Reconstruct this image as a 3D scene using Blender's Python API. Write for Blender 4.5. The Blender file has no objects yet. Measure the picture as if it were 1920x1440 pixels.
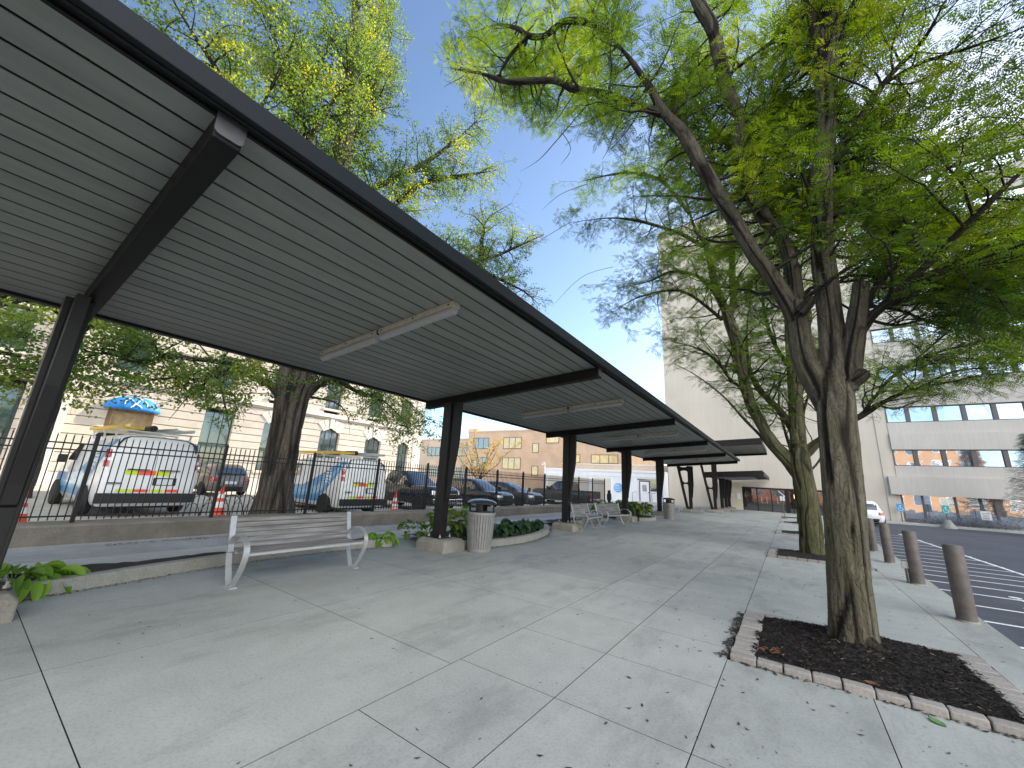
import bpy, math, random
import numpy as np
from mathutils import Matrix, Vector
random.seed(7); RNG = np.random.default_rng(7)
SC = bpy.context.scene
COL = SC.collection
PI = math.pi

# ------------------------------------------------------------------ camera geometry (recovered from vanishing points)
F = 721.0
_y = np.array([520., 210., F]); _z = np.array([160., -(160*520+F*F)/210., F])
_Y = _y/np.linalg.norm(_y); _Z = _z/np.linalg.norm(_z); _X = np.cross(_Y, _Z); _X /= np.linalg.norm(_X)
RC = np.array([_X, _Y, _Z]); EYE = np.array([0, 0, 1.55])
def ray(px, py): return RC @ np.array([px-960., py-720., F])
def at_plane(px, py, n, d):
    r = ray(px, py); n = np.array(n, float)
    return EYE + r*((d - n @ EYE)/(n @ r))
def aty(px, py, y): return at_plane(px, py, (0, 1, 0), y)
def atx(px, py, x): return at_plane(px, py, (1, 0, 0), x)
def atz(px, py, z=0): return at_plane(px, py, (0, 0, 1), z)

# ------------------------------------------------------------------ materials
def _nodes(name):
    m = bpy.data.materials.new(name); m.use_nodes = True
    nt = m.node_tree; nt.nodes.clear()
    out = nt.nodes.new('ShaderNodeOutputMaterial'); b = nt.nodes.new('ShaderNodeBsdfPrincipled')
    nt.links.new(b.outputs[0], out.inputs[0])
    return m, nt, b, out
def _coord(nt, scale=(1, 1, 1)):
    tc = nt.nodes.new('ShaderNodeTexCoord'); mp = nt.nodes.new('ShaderNodeMapping')
    mp.inputs['Scale'].default_value = scale
    nt.links.new(tc.outputs['Object'], mp.inputs[0]); return mp.outputs[0]
def _noise(nt, vec, scale, detail=4, rough=.55):
    n = nt.nodes.new('ShaderNodeTexNoise'); n.inputs['Scale'].default_value = scale
    n.inputs['Detail'].default_value = detail; n.inputs['Roughness'].default_value = rough
    nt.links.new(vec, n.inputs['Vector']); return n.outputs['Fac']
def _ramp(nt, fac, stops):
    r = nt.nodes.new('ShaderNodeValToRGB'); el = r.color_ramp.elements
    while len(el) < len(stops): el.new(.5)
    for e, (p, c) in zip(el, stops):
        e.position = p; e.color = (*c, 1) if len(c) == 3 else c
    nt.links.new(fac, r.inputs[0]); return r.outputs[0]
def _mix(nt, fac, a, b, mode='MIX'):
    m = nt.nodes.new('ShaderNodeMix'); m.data_type = 'RGBA'; m.blend_type = mode
    for s, v in ((m.inputs['Factor'], fac), (m.inputs['A'], a), (m.inputs['B'], b)):
        if isinstance(v, bpy.types.NodeSocket): nt.links.new(v, s)
        elif isinstance(v, tuple): s.default_value = (*v, 1)
        else: s.default_value = v
    return m.outputs['Result']
def _math(nt, op, a, b=None, c=None):
    m = nt.nodes.new('ShaderNodeMath'); m.operation = op
    for s, v in zip(m.inputs, (a, b, c)):
        if v is None: continue
        if isinstance(v, bpy.types.NodeSocket): nt.links.new(v, s)
        else: s.default_value = v
    return m.outputs[0]
def _bump(nt, b, h, strength, dist=.01):
    n = nt.nodes.new('ShaderNodeBump'); n.inputs['Strength'].default_value = strength; n.inputs['Distance'].default_value = dist
    nt.links.new(h, n.inputs['Height']); nt.links.new(n.outputs[0], b.inputs['Normal'])
def _attr(nt, name):
    a = nt.nodes.new('ShaderNodeAttribute'); a.attribute_name = name; return a.outputs['Fac']
def sc3(c, k): return tuple(min(1, x*k) for x in c)

def mat(name, col, rough=.6, metal=0., var=.12, scale=6., bump=0., bscale=60., stretch=(1, 1, 1), tint=False, spec=.5, coat=0.):
    m, nt, b, out = _nodes(name)
    v = _coord(nt, stretch); n = _noise(nt, v, scale, 5)
    c = _ramp(nt, n, [(.3, sc3(col, 1-var)), (.7, sc3(col, 1+var))])
    if tint:
        t = _attr(nt, 'tint')
        c = _mix(nt, 1., c, _ramp(nt, t, [(0, (.72, .72, .72)), (1, (1, 1, 1))]), 'MULTIPLY')
    nt.links.new(c, b.inputs['Base Color'])
    b.inputs['Metallic'].default_value = metal; b.inputs['Specular IOR Level'].default_value = spec
    if coat: b.inputs['Coat Weight'].default_value = coat; b.inputs['Coat Roughness'].default_value = .05
    r = _math(nt, 'MULTIPLY_ADD', n, .16*rough, rough*.92); nt.links.new(r, b.inputs['Roughness'])
    if bump: _bump(nt, b, _noise(nt, v, bscale, 6), bump)
    return m

def concrete(name, light, dark, speck=.35, stain=1., spscale=420., spots=False):
    m, nt, b, out = _nodes(name); v = _coord(nt)
    n1 = _noise(nt, v, .55, 6, .6); n2 = _noise(nt, v, 3.1, 6, .65); n3 = _noise(nt, v, spscale, 2, .5); n4 = _noise(nt, v, 45., 4, .7)
    a = _math(nt, 'MULTIPLY_ADD', n2, .45, _math(nt, 'MULTIPLY', n1, .55))
    c = _ramp(nt, a, [(.34, dark), (.5, tuple((x+y)/2 for x, y in zip(light, dark))), (.62, light)])
    c = _mix(nt, 1., c, _ramp(nt, n3, [(.33, (1-speck,)*3), (.5, (1, 1, 1)), (.7, (1+speck*.35,)*3)]), 'MULTIPLY')
    c = _mix(nt, .5*stain, c, _ramp(nt, n4, [(.32, (.62, .61, .58)), (.52, (1, 1, 1))]), 'MULTIPLY')
    if spots:
        vo = nt.nodes.new('ShaderNodeTexVoronoi'); vo.inputs['Scale'].default_value = 2.1; nt.links.new(v, vo.inputs['Vector'])
        sp = _ramp(nt, _math(nt, 'MULTIPLY_ADD', n4, .02, vo.outputs['Distance']), [(.028, (.52, .51, .49)), (.042, (1, 1, 1))]); c = _mix(nt, .8, c, sp, 'MULTIPLY')
        n5 = _noise(nt, _coord(nt, (1, .35, 1)), 1.3, 5, .7); c = _mix(nt, 1., c, _ramp(nt, n5, [(.36, (.80, .805, .80)), (.5, (1, 1, 1))]), 'MULTIPLY')
    t = _attr(nt, 'tint'); c = _mix(nt, 1., c, _ramp(nt, t, [(0, (.76, .765, .765)), (1, (1, 1, 1))]), 'MULTIPLY')
    nt.links.new(c, b.inputs['Base Color']); b.inputs['Roughness'].default_value = .85; b.inputs['Specular IOR Level'].default_value = .3
    _bump(nt, b, _math(nt, 'MULTIPLY_ADD', n3, .6, n4), .25, .004)
    return m

def leafmat(name, dark, light, trans=.45, yellow=None):
    m, nt, b, out = _nodes(name); t = _attr(nt, 'tint')
    st = [(0, dark), (.8, light)] + ([(1, yellow)] if yellow else [])
    c = _ramp(nt, t, st)
    nt.links.new(c, b.inputs['Base Color']); b.inputs['Roughness'].default_value = .55; b.inputs['Specular IOR Level'].default_value = .3
    tr = nt.nodes.new('ShaderNodeBsdfTranslucent'); hs = nt.nodes.new('ShaderNodeHueSaturation')
    hs.inputs['Hue'].default_value = .483; hs.inputs['Saturation'].default_value = 1.15; hs.inputs['Value'].default_value = 2.5
    nt.links.new(c, hs.inputs['Color']); nt.links.new(hs.outputs[0], tr.inputs[0])
    mx = nt.nodes.new('ShaderNodeMixShader'); mx.inputs[0].default_value = trans
    nt.links.new(b.outputs[0], mx.inputs[1]); nt.links.new(tr.outputs[0], mx.inputs[2]); nt.links.new(mx.outputs[0], out.inputs[0])
    return m

def barkmat(name, base, crack, moss=None, mossamt=.5):
    m, nt, b, out = _nodes(name); v = _coord(nt, (1, 1, .25)); vv = _coord(nt)
    n1 = _noise(nt, v, 14., 6, .65); n2 = _noise(nt, vv, 2.2, 4); n3 = _noise(nt, v, 70., 4, .7)
    c = _ramp(nt, _math(nt, 'MULTIPLY_ADD', n3, .4, _math(nt, 'MULTIPLY', n1, .6)), [(.34, sc3(base, .45)), (.5, base), (.66, sc3(base, 1.75))])
    if moss: c = _mix(nt, _math(nt, 'MULTIPLY', _ramp(nt, n2, [(.38, (0, 0, 0)), (.62, (1, 1, 1))]), mossamt), c, moss)
    vn = nt.nodes.new('ShaderNodeVectorMath'); vn.operation = 'ADD'; nz = nt.nodes.new('ShaderNodeTexNoise'); nz.inputs['Scale'].default_value = 5.; nt.links.new(vv, nz.inputs['Vector'])
    vs = nt.nodes.new('ShaderNodeVectorMath'); vs.operation = 'SCALE'; vs.inputs['Scale'].default_value = .16; nt.links.new(nz.outputs['Color'], vs.inputs[0])
    nt.links.new(_coord(nt, (1, 1, .07)), vn.inputs[0]); nt.links.new(vs.outputs[0], vn.inputs[1])
    vo = nt.nodes.new('ShaderNodeTexVoronoi'); vo.feature = 'DISTANCE_TO_EDGE'; vo.inputs['Scale'].default_value = 13.; nt.links.new(vn.outputs[0], vo.inputs['Vector'])
    fine = _ramp(nt, vo.outputs['Distance'], [(.01, (1, 1, 1)), (.07, (0, 0, 0))])
    c = _mix(nt, _math(nt, 'MULTIPLY', fine, .2), c, crack)
    c = _mix(nt, _attr(nt, 'tint'), c, crack)
    nt.links.new(c, b.inputs['Base Color']); b.inputs['Roughness'].default_value = .9; b.inputs['Specular IOR Level'].default_value = .2
    _bump(nt, b, _math(nt, 'SUBTRACT', _math(nt, 'ADD', n1, n3), _math(nt, 'MULTIPLY', fine, .5)), .9, .014)
    return m

def chipmat(name):
    m, nt, b, out = _nodes(name); t = _attr(nt, 'tint'); n = _noise(nt, _coord(nt), 60., 3)
    c = _ramp(nt, _math(nt, 'MULTIPLY_ADD', n, .2, t), [(.1, (.008, .0068, .006)), (.6, (.024, .019, .016)), (.85, (.075, .058, .043)), (1, (.24, .20, .15))])
    nt.links.new(c, b.inputs['Base Color']); b.inputs['Roughness'].default_value = .9; b.inputs['Specular IOR Level'].default_value = .2
    return m

def glassmat(name, col, rough=.03, wav=.0):
    m, nt, b, out = _nodes(name); v = _coord(nt)
    n = _noise(nt, v, .9, 2)
    nt.links.new(_ramp(nt, n, [(.3, sc3(col, .8)), (.7, sc3(col, 1.2))]), b.inputs['Base Color'])
    b.inputs['Roughness'].default_value = rough; b.inputs['Specular IOR Level'].default_value = 1.; b.inputs['IOR'].default_value = 1.9
    if wav: _bump(nt, b, _noise(nt, v, 1.6, 2), wav, .05)
    return m

def mirrormat(name, col, rough=.02, wav=.02):
    m, nt, b, out = _nodes(name); v = _coord(nt); n = _noise(nt, v, .9, 2)
    nt.links.new(_ramp(nt, n, [(.3, sc3(col, .92)), (.7, sc3(col, 1.05))]), b.inputs['Base Color'])
    b.inputs['Metallic'].default_value = .85; b.inputs['Roughness'].default_value = rough
    if wav: _bump(nt, b, _noise(nt, v, .8, 2), wav, .08)
    return m

def emitmat(name, col, s):
    m, nt, b, out = _nodes(name); v = _coord(nt); n = _noise(nt, v, 5., 2)
    c = _ramp(nt, n, [(.3, sc3(col, .8)), (.7, col)])
    nt.links.new(c, b.inputs['Base Color']); nt.links.new(c, b.inputs['Emission Color']); b.inputs['Emission Strength'].default_value = s
    return m

def brickmat(name, c1, c2, mortar, scale=1., axis='y'):
    m, nt, b, out = _nodes(name)
    tc = nt.nodes.new('ShaderNodeTexCoord'); sp = nt.nodes.new('ShaderNodeSeparateXYZ'); cb = nt.nodes.new('ShaderNodeCombineXYZ')
    nt.links.new(tc.outputs['Object'], sp.inputs[0])
    nt.links.new(sp.outputs[0 if axis == 'y' else 1], cb.inputs[0]); nt.links.new(sp.outputs[2], cb.inputs[1])
    br = nt.nodes.new('ShaderNodeTexBrick'); nt.links.new(cb.outputs[0], br.inputs[0])
    br.inputs['Color1'].default_value = (*c1, 1); br.inputs['Color2'].default_value = (*c2, 1); br.inputs['Mortar'].default_value = (*mortar, 1)
    br.inputs['Scale'].default_value = scale; br.inputs['Brick Width'].default_value = .24; br.inputs['Row Height'].default_value = .09; br.inputs['Mortar Size'].default_value = .008
    n = _noise(nt, tc.outputs['Object'], .7, 5)
    c = _mix(nt, 1., br.outputs[0], _ramp(nt, n, [(.3, (.85, .85, .85)), (.7, (1.05, 1.05, 1.05))]), 'MULTIPLY')
    nt.links.new(c, b.inputs['Base Color']); b.inputs['Roughness'].default_value = .85
    return m

def panelmat(name, col, px, pz, line=.6, lw=.03, streak=.12, axis=0):
    """precast facade: joint grid px by pz, vertical weather streaks"""
    m, nt, b, out = _nodes(name)
    tc = nt.nodes.new('ShaderNodeTexCoord'); sp = nt.nodes.new('ShaderNodeSeparateXYZ'); nt.links.new(tc.outputs['Object'], sp.inputs[0])
    def grid(s, p):
        f = _math(nt, 'FRACT', _math(nt, 'DIVIDE', s, p)); f = _math(nt, 'ABSOLUTE', _math(nt, 'SUBTRACT', f, .5))
        return _math(nt, 'GREATER_THAN', f, .5-lw/p/2)
    g = _math(nt, 'MAXIMUM', grid(sp.outputs[axis], px), grid(sp.outputs[2], pz))
    n = _noise(nt, tc.outputs['Object'], .35, 5); mp = nt.nodes.new('ShaderNodeMapping'); mp.inputs['Scale'].default_value = (3, 3, .12)
    nt.links.new(tc.outputs['Object'], mp.inputs[0]); s = _noise(nt, mp.outputs[0], 2.2, 6, .7); f = _noise(nt, tc.outputs['Object'], 60., 3)
    c = _ramp(nt, n, [(.3, sc3(col, .93)), (.7, sc3(col, 1.05))])
    c = _mix(nt, 1., c, _ramp(nt, s, [(.3, (1-streak,)*3), (.65, (1, 1, 1))]), 'MULTIPLY')
    c = _mix(nt, 1., c, _ramp(nt, f, [(.3, (.94,)*3), (.7, (1.03,)*3)]), 'MULTIPLY')
    c = _mix(nt, _math(nt, 'MULTIPLY', g, line), c, sc3(col, .55))
    nt.links.new(c, b.inputs['Base Color']); b.inputs['Roughness'].default_value = .85
    return m

# ------------------------------------------------------------------ mesh builder
class MB:
    def __init__(s): s.v = []; s.f = []; s.mi = []; s.t = []; s.m = 0; s.tint = 1.0
    def face(s, idx): s.f.append(tuple(idx)); s.mi.append(s.m); s.t.append(s.tint)
    def addv(s, pts):
        i = len(s.v); s.v.extend([tuple(map(float, p)) for p in pts]); return i
    def quad(s, a, b, c, d): i = s.addv([a, b, c, d]); s.face((i, i+1, i+2, i+3))
    def poly(s, pts): i = s.addv(pts); s.face(range(i, i+len(pts)))
    def hexa(s, p):
        i = s.addv(p)
        for q in ((0, 3, 2, 1), (4, 5, 6, 7), (0, 1, 5, 4), (1, 2, 6, 5), (2, 3, 7, 6), (3, 0, 4, 7)): s.face([i+k for k in q])
    def box(s, x0, x1, y0, y1, z0, z1):
        s.hexa([(x0, y0, z0), (x1, y0, z0), (x1, y1, z0), (x0, y1, z0), (x0, y0, z1), (x1, y0, z1), (x1, y1, z1), (x0, y1, z1)])
    def chbox(s, x0, x1, y0, y1, z0, z1, c=.005):
        """box with chamfered top edge"""
        a = [(x0, y0), (x1, y0), (x1, y1), (x0, y1)]; b = [(x0+c, y0+c), (x1-c, y0+c), (x1-c, y1-c), (x0+c, y1-c)]
        s.loft([[(x, y, z0) for x, y in a], [(x, y, z1-c) for x, y in a], [(x, y, z1) for x, y in b]])
    def bar(s, p, q, w, h, up=(0, 0, 1)):
        p = Vector(p); q = Vector(q); d = (q-p).normalized(); u = Vector(up)
        sd = d.cross(u)
        if sd.length < 1e-4: sd = d.cross(Vector((1, 0, 0)))
        sd.normalize(); u = sd.cross(d).normalized(); a = sd*w/2; b = u*h/2
        s.hexa([p-a-b, p+a-b, q+a-b, q-a-b, p-a+b, p+a+b, q+a+b, q-a+b])
    def loft(s, loops, cap0=True, cap1=True, closed=True):
        n = len(loops[0]); i0 = s.addv([p for l in loops for p in l])
        for k in range(len(loops)-1):
            for j in range(n if closed else n-1):
                a = i0+k*n+j; b = i0+k*n+(j+1) % n
                s.face((a, b, b+n, a+n))
        if cap0: s.face([i0+j for j in range(n)][::-1])
        if cap1: s.face([i0+(len(loops)-1)*n+j for j in range(n)])
    def prism(s, poly, fa, fb): s.loft([[fa(*p) for p in poly], [fb(*p) for p in poly]])
    def tube(s, pts, r, seg=8, caps=True):
        P = [Vector(p) for p in pts]; n = len(P); R = r if hasattr(r, '__len__') else [r]*n
        loops = []; u = None
        for i in range(n):
            d = (P[min(i+1, n-1)]-P[max(i-1, 0)])
            d = d.normalized() if d.length > 1e-9 else Vector((0, 0, 1))
            if u is None:
                u = d.cross(Vector((0, 0, 1)))
                if u.length < 1e-3: u = d.cross(Vector((1, 0, 0)))
                u.normalize()
            else:
                u = (u-d*u.dot(d))
                if u.length < 1e-6: u = d.orthogonal()
                u.normalize()
            w = d.cross(u)
            loops.append([P[i]+(u*math.cos(2*PI*k/seg)+w*math.sin(2*PI*k/seg))*R[i] for k in range(seg)])
        s.loft(loops, caps, caps)
    def lathe(s, prof, c=(0, 0, 0), seg=24, axis='z'):
        loops = []
        for r, h in prof:
            l = []
            for k in range(seg):
                a = 2*PI*k/seg; x, y = r*math.cos(a), r*math.sin(a)
                l.append((c[0]+x, c[1]+y, c[2]+h) if axis == 'z' else ((c[0]+x, c[1]-h, c[2]+y) if axis == 'y' else (c[0]+h, c[1]+x, c[2]+y)))
            loops.append(l)
        s.loft(loops)
    def sweep(s, path, prof):
        """path: list of (x,y); prof: closed list of (offset to the left, z)"""
        n = len(path); loops = []
        for i, (x, y) in enumerate(path):
            a = path[max(i-1, 0)]; b = path[min(i+1, n-1)]; dx, dy = b[0]-a[0], b[1]-a[1]; L = math.hypot(dx, dy) or 1
            nx, ny = -dy/L, dx/L
            loops.append([(x+nx*o, y+ny*o, z) for o, z in prof])
        s.loft(loops)
    def build(s, name, mats, parent=None, smooth=False, bevel=0., loc=None, rz=0., angle=None):
        me = bpy.data.meshes.new(name); me.from_pydata(s.v, [], s.f)
        mats = mats if isinstance(mats, (list, tuple)) else [mats]
        for m in mats: me.materials.append(m)
        if len(mats) > 1: me.polygons.foreach_set('material_index', s.mi)
        at = me.attributes.new('tint', 'FLOAT', 'FACE'); at.data.foreach_set('value', s.t)
        me.update()
        import bmesh as _b
        bm = _b.new(); bm.from_mesh(me); _b.ops.recalc_face_normals(bm, faces=bm.faces); bm.to_mesh(me); bm.free()
        o = bpy.data.objects.new(name, me); COL.objects.link(o)
        if parent: o.parent = parent
        if loc is not None: o.location = loc
        o.rotation_euler.z = rz
        if smooth:
            me.polygons.foreach_set('use_smooth', [True]*len(me.polygons))
            me.set_sharp_from_angle(angle=math.radians(angle or 40))
        if bevel:
            md = o.modifiers.new('bevel', 'BEVEL'); md.width = bevel; md.segments = 2; md.limit_method = 'ANGLE'; md.angle_limit = math.radians(35)
        return o

def tag(o, label=None, cat=None, group=None, kind=None):
    if label: o['label'] = label
    if cat: o['category'] = cat
    if group: o['group'] = group
    if kind: o['kind'] = kind
    return o
def thing(name, label, cat, loc=(0, 0, 0), rz=0., group=None):
    o = bpy.data.objects.new(name, None); COL.objects.link(o); o.location = loc; o.rotation_euler.z = rz
    o.empty_display_size = .2
    return tag(o, label, cat, group)
def copy_tree(o, parent=None):
    c = o.copy(); COL.objects.link(c)
    if parent: c.parent = parent
    for ch in list(o.children): copy_tree(ch, c)
    return c

# ------------------------------------------------------------------ numpy noise
def vnoise(P, seed=0):
    P = np.asarray(P, float); I = np.floor(P).astype(np.int64); Fr = P-I; U = Fr*Fr*(3-2*Fr)
    def h(ix, iy, iz):
        n = (ix*374761393 + iy*668265263 + iz*2147483647 + seed*1274126177) & 0xffffffff
        n = ((n ^ (n >> 13))*1274126177) & 0xffffffff
        return ((n ^ (n >> 16)) & 0xffff)/65535.
    r = 0
    for dx in (0, 1):
        for dy in (0, 1):
            for dz in (0, 1):
                w = (U[:, 0] if dx else 1-U[:, 0])*(U[:, 1] if dy else 1-U[:, 1])*(U[:, 2] if dz else 1-U[:, 2])
                r = r + w*h(I[:, 0]+dx, I[:, 1]+dy, I[:, 2]+dz)
    return r
def fbm(P, seed=0, o=3):
    r = 0; a = .5; t = 0
    for k in range(o): r = r+a*vnoise(np.asarray(P)*2**k, seed+k*17); t += a; a *= .5
    return r/t

def raw_mesh(name, V, FQ, material, parent=None, tint=None, smooth=False):
    """fast mesh from numpy: V (N,3), FQ (M,4) or (M,3)"""
    me = bpy.data.meshes.new(name); k = FQ.shape[1]; M = len(FQ)
    me.vertices.add(len(V)); me.vertices.foreach_set('co', np.ascontiguousarray(V, np.float32).ravel())
    me.loops.add(M*k); me.loops.foreach_set('vertex_index', np.ascontiguousarray(FQ, np.int32).ravel())
    me.polygons.add(M); me.polygons.foreach_set('loop_start', np.arange(0, M*k, k, dtype=np.int32))
    me.update(calc_edges=True)
    me.materials.append(material)
    if tint is not None:
        dom = 'POINT' if len(tint) == len(V) else 'FACE'
        at = me.attributes.new('tint', 'FLOAT', dom); at.data.foreach_set('value', np.asarray(tint, np.float32))
    if smooth: me.polygons.foreach_set('use_smooth', np.ones(M, bool))
    o = bpy.data.objects.new(name, me); COL.objects.link(o)
    if parent: o.parent = parent
    return o
SUN_E, SKY_E, EXPO, AIR, DUST, OZ, FILL_CLOUD = 4.4, .105, 1.3, 1., .4, 1.8, 22.
# ================================================================== materials used by the setting
M_conc = concrete('plaza_concrete', (.485, .494, .46), (.385, .395, .37), spots=True)
M_kerb = concrete('kerb_concrete', (.40, .39, .35), (.25, .245, .22), stain=1.4)
M_foot = concrete('footing_concrete', (.36, .34, .29), (.20, .19, .16), stain=1.6)
M_wall = concrete('wall_concrete', (.23, .21, .18), (.12, .11, .095), stain=1.5)
M_gut = concrete('gutter_concrete', (.50, .49, .455), (.38, .375, .35))
M_joint = mat('joint_filler', (.018, .017, .015), .95, spec=.1)
M_lane = concrete('worn_asphalt', (.37, .375, .37), (.25, .255, .255), speck=.5, spscale=260)
M_asph = concrete('asphalt', (.105, .112, .135), (.068, .074, .09), speck=.5, spscale=300)
M_lot = concrete('lot_asphalt', (.50, .475, .43), (.37, .355, .32), speck=.4)
M_mark = mat('road_paint', (.78, .79, .80), .6, var=.1, scale=18)
M_mulch = mat('mulch', (.022, .018, .015), .95, var=.5, scale=40, bump=.8, bscale=90)
M_chip = chipmat('bark_chips')
M_soil = mat('soil', (.03, .024, .018), .95, var=.4, scale=30, bump=.8, bscale=80)
M_dleaf = mat('fallen_leaf', (.12, .085, .04), .8, var=.5, scale=8, tint=True)
M_paver = concrete('paver_concrete', (.43, .395, .36), (.31, .285, .26), stain=1.2)
M_black = mat('black_iron', (.012, .012, .013), .45, .3)

# ------------------------------------------------------------------ ground
b = MB(); b.quad((-900, -900, -.14), (900, -900, -.14), (900, 900, -.14), (-900, 900, -.14))
tag(b.build('ground', M_asph), kind='structure')
EDGE = lambda y: 2.0 + .040*(y-7)            # plaza edge towards the parking lot
# plaza slabs: real joints between the pours
b = MB(); G = .0036
def slab(x0, x1, y0, y1):
    b.tint = random.uniform(.35, 1.)
    b.chbox(x0+G, x1-G, y0+G, y1-G, -.13, 0, .0004)
YA = [-9, -6.2, -3.1, -1.2, .75, 2.86, 4.84, 6.64, 8.6, 10.6, 12.6, 14.6, 16.6, 18.6, 20.6, 22.6, 24.6, 26.6, 28.6, 30.6, 32.6, 34.6, 36.6, 38.6, 40.6, 42.6, 45.4]
YB = [-9+1.02*k for k in range(60)]; YB = [y-.02 for y in YB if y < 45] + [45.4]
YB = [y+(.0) for y in YB]
off = 2.98-min(YB, key=lambda y: abs(y-2.98)); YB = [-9.]+[y+off for y in YB[1:-1]]+[45.4]
WELLS = [(4.70, 6.50), (12.65, 14.45), (20.35, 22.1), (28.2, 29.9), (36.0, 37.7)]
for xa, xb, ys in ((-8.0, -4.65, YA), (-4.65, -2.52, YA), (-2.52, -1.58, YB), (-1.58, -.64, YB)):
    for y0, y1 in zip(ys, ys[1:]): slab(xa, xb, y0, y1)
prev = -9.
for w0, w1 in WELLS+[(45.4, 45.4)]:
    n = max(1, round((w0-prev)/3.2)); cuts = [prev+(w0-prev)*k/n for k in range(n+1)]
    if w0 < 5: cuts = [-9, -4, -1, 1.0, 2.98, w0]
    for y0, y1 in zip(cuts, cuts[1:]):
        if w0 < 5 and y0 > -2: slab(-.64, .40, y0, y1); slab(.40, 1.5, y0, y1)
        else: slab(-.64, 1.5, y0, y1)
    prev = w1
for y0, y1 in zip([-9, -5, -1, 3.2, 7.35, 11.2, 15.2, 19.2, 24, 29, 34, 39], [-5, -1, 3.2, 7.35, 11.2, 15.2, 19.2, 24, 29, 34, 39, 45.4]):
    b.tint = random.uniform(.6, 1.)
    a = [(1.5+G, y0+G), (EDGE(y0), y0+G), (EDGE(y1), y1-G), (1.5+G, y1-G)]
    b.loft([[(x, y, -.13) for x, y in a], [(x, y, 0) for x, y in a]])
tag(b.build('plaza_paving', M_conc), kind='structure')
b = MB(); b.box(-8.0, 1.9, -9, 45.3, -.135, -.0012); tag(b.build('paving_bed', M_joint), kind='structure')

# far left: open yard of concrete in front of the garage, and the far pavement along the tower
b = MB(); b.chbox(-30, -8.02, 29.6, 45.3, -.13, -.004); tag(b.build('yard_paving', M_gut), kind='structure')
b = MB(); b.chbox(3.6, 40, 43.6, 45.4, -.13, .02, .02); tag(b.build('far_sidewalk', M_gut), kind='structure')

# ------------------------------------------------------------------ planting beds, kerb, gutter and service lane
K1 = [(-6.35, -6), (-6.55, -3), (-6.75, -1), (-6.88, .2), (-6.98, .8), (-7.08, 1.3), (-7.24, 1.9), (-7.42, 2.75), (-7.52, 3.6), (-7.54, 4.4), (-7.45, 5.3), (-7.28, 6.0)]
K2 = [(-6.3, 6.85), (-6.02, 7.3), (-5.86, 8.0), (-5.78, 8.9), (-5.86, 9.7), (-6.02, 10.4), (-6.25, 11.1), (-6.55, 11.7), (-6.8, 12.1), (-6.95, 12.35)]
K3 = [(-6.95, 13.3), (-6.95, 15), (-6.9, 16.6), (-6.75, 17.4)]
K4 = [(-6.0, 19.5), (-5.7, 19.9), (-5.6, 20.6), (-5.72, 21.3), (-6.05, 21.8), (-6.6, 22.1), (-7.3, 22.3), (-8.1, 22.4)]
PK = [(0, -.05), (0, .135), (.02, .155), (.15, .155), (.16, .14), (.16, -.05)]
def smooth_path(P, n=6):
    out = []
    for i in range(len(P)-1):
        p0 = np.array(P[max(i-1, 0)]); p1 = np.array(P[i]); p2 = np.array(P[i+1]); p3 = np.array(P[min(i+2, len(P)-1)])
        for k in range(n):
            t = k/n
            out.append(tuple(.5*((2*p1)+(p2-p0)*t+(2*p0-5*p1+4*p2-p3)*t*t+(3*p1-p0-3*p2+p3)*t**3)))
    return out+[tuple(P[-1])]
for nm, K in (('kerb', K1), ('kerb', K2), ('kerb', K3), ('kerb', K4)):
    b = MB(); b.sweep(smooth_path(K), PK); tag(b.build(nm, M_kerb, smooth=True, angle=30), kind='structure')
BED_BACK = -8.05
def bed(K, y0, y1):
    P = smooth_path(K, 4); b = MB()
    # rows from the kerb back edge to the bed back edge, bumpy
    rows = []
    for i, (x, y) in enumerate(P):
        xb = min(BED_BACK-.02*math.sin(y*2), x-.22)
        rows.append([(x-.13+(xb-x+.13)*t, y, .10+.03*math.sin(7*y+9*t)*math.sin(5*t+y)+(.02 if 0 < t < 1 else -.02)) for t in (0, .2, .4, .6, .8, 1)])
    b.loft(rows, False, False, closed=False)
    return b.build('planting_bed', M_soil, smooth=True, angle=180)
for K in (K1, K2, K3, K4): tag(bed(K, 0, 0), kind='structure')
b = MB(); b.chbox(-9.25, -8.04, -9, 29.58, -.13, -.003, .004); tag(b.build('gutter_strip', M_gut), kind='structure')
b = MB(); b.box(-11.0, -9.256, -9, 29.58, -.13, -.012); tag(b.build('service_lane', M_lane), kind='structure')
# car park beyond the wall
LOTZ = lambda y: float(np.interp(y, [3.5, 12.5], [.10, -.125]))
b = MB(); b.loft([[(-60, y, -.139), (-10.95, y, -.139), (-10.95, y, LOTZ(y)), (-60, y, LOTZ(y))] for y in (-40, 0, 3.5, 5.75, 8, 10.25, 12.5, 40, 70)]); tag(b.build('parking_lot', M_lot), kind='structure')

# low retaining wall carrying the fence
WP = [(-10.85, -9), (-10.85, 3.5), (-10.8, 5), (-10.62, 7), (-10.55, 9), (-10.55, 29.4)]
b = MB(); b.sweep(WP, [(0, -.1), (0, .30), (.03, .33), (.75, .33), (.75, -.1)])
tag(b.build('retaining_wall', M_wall, smooth=True, angle=30), 'low stained concrete wall under the black picket fence', 'wall')

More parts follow.
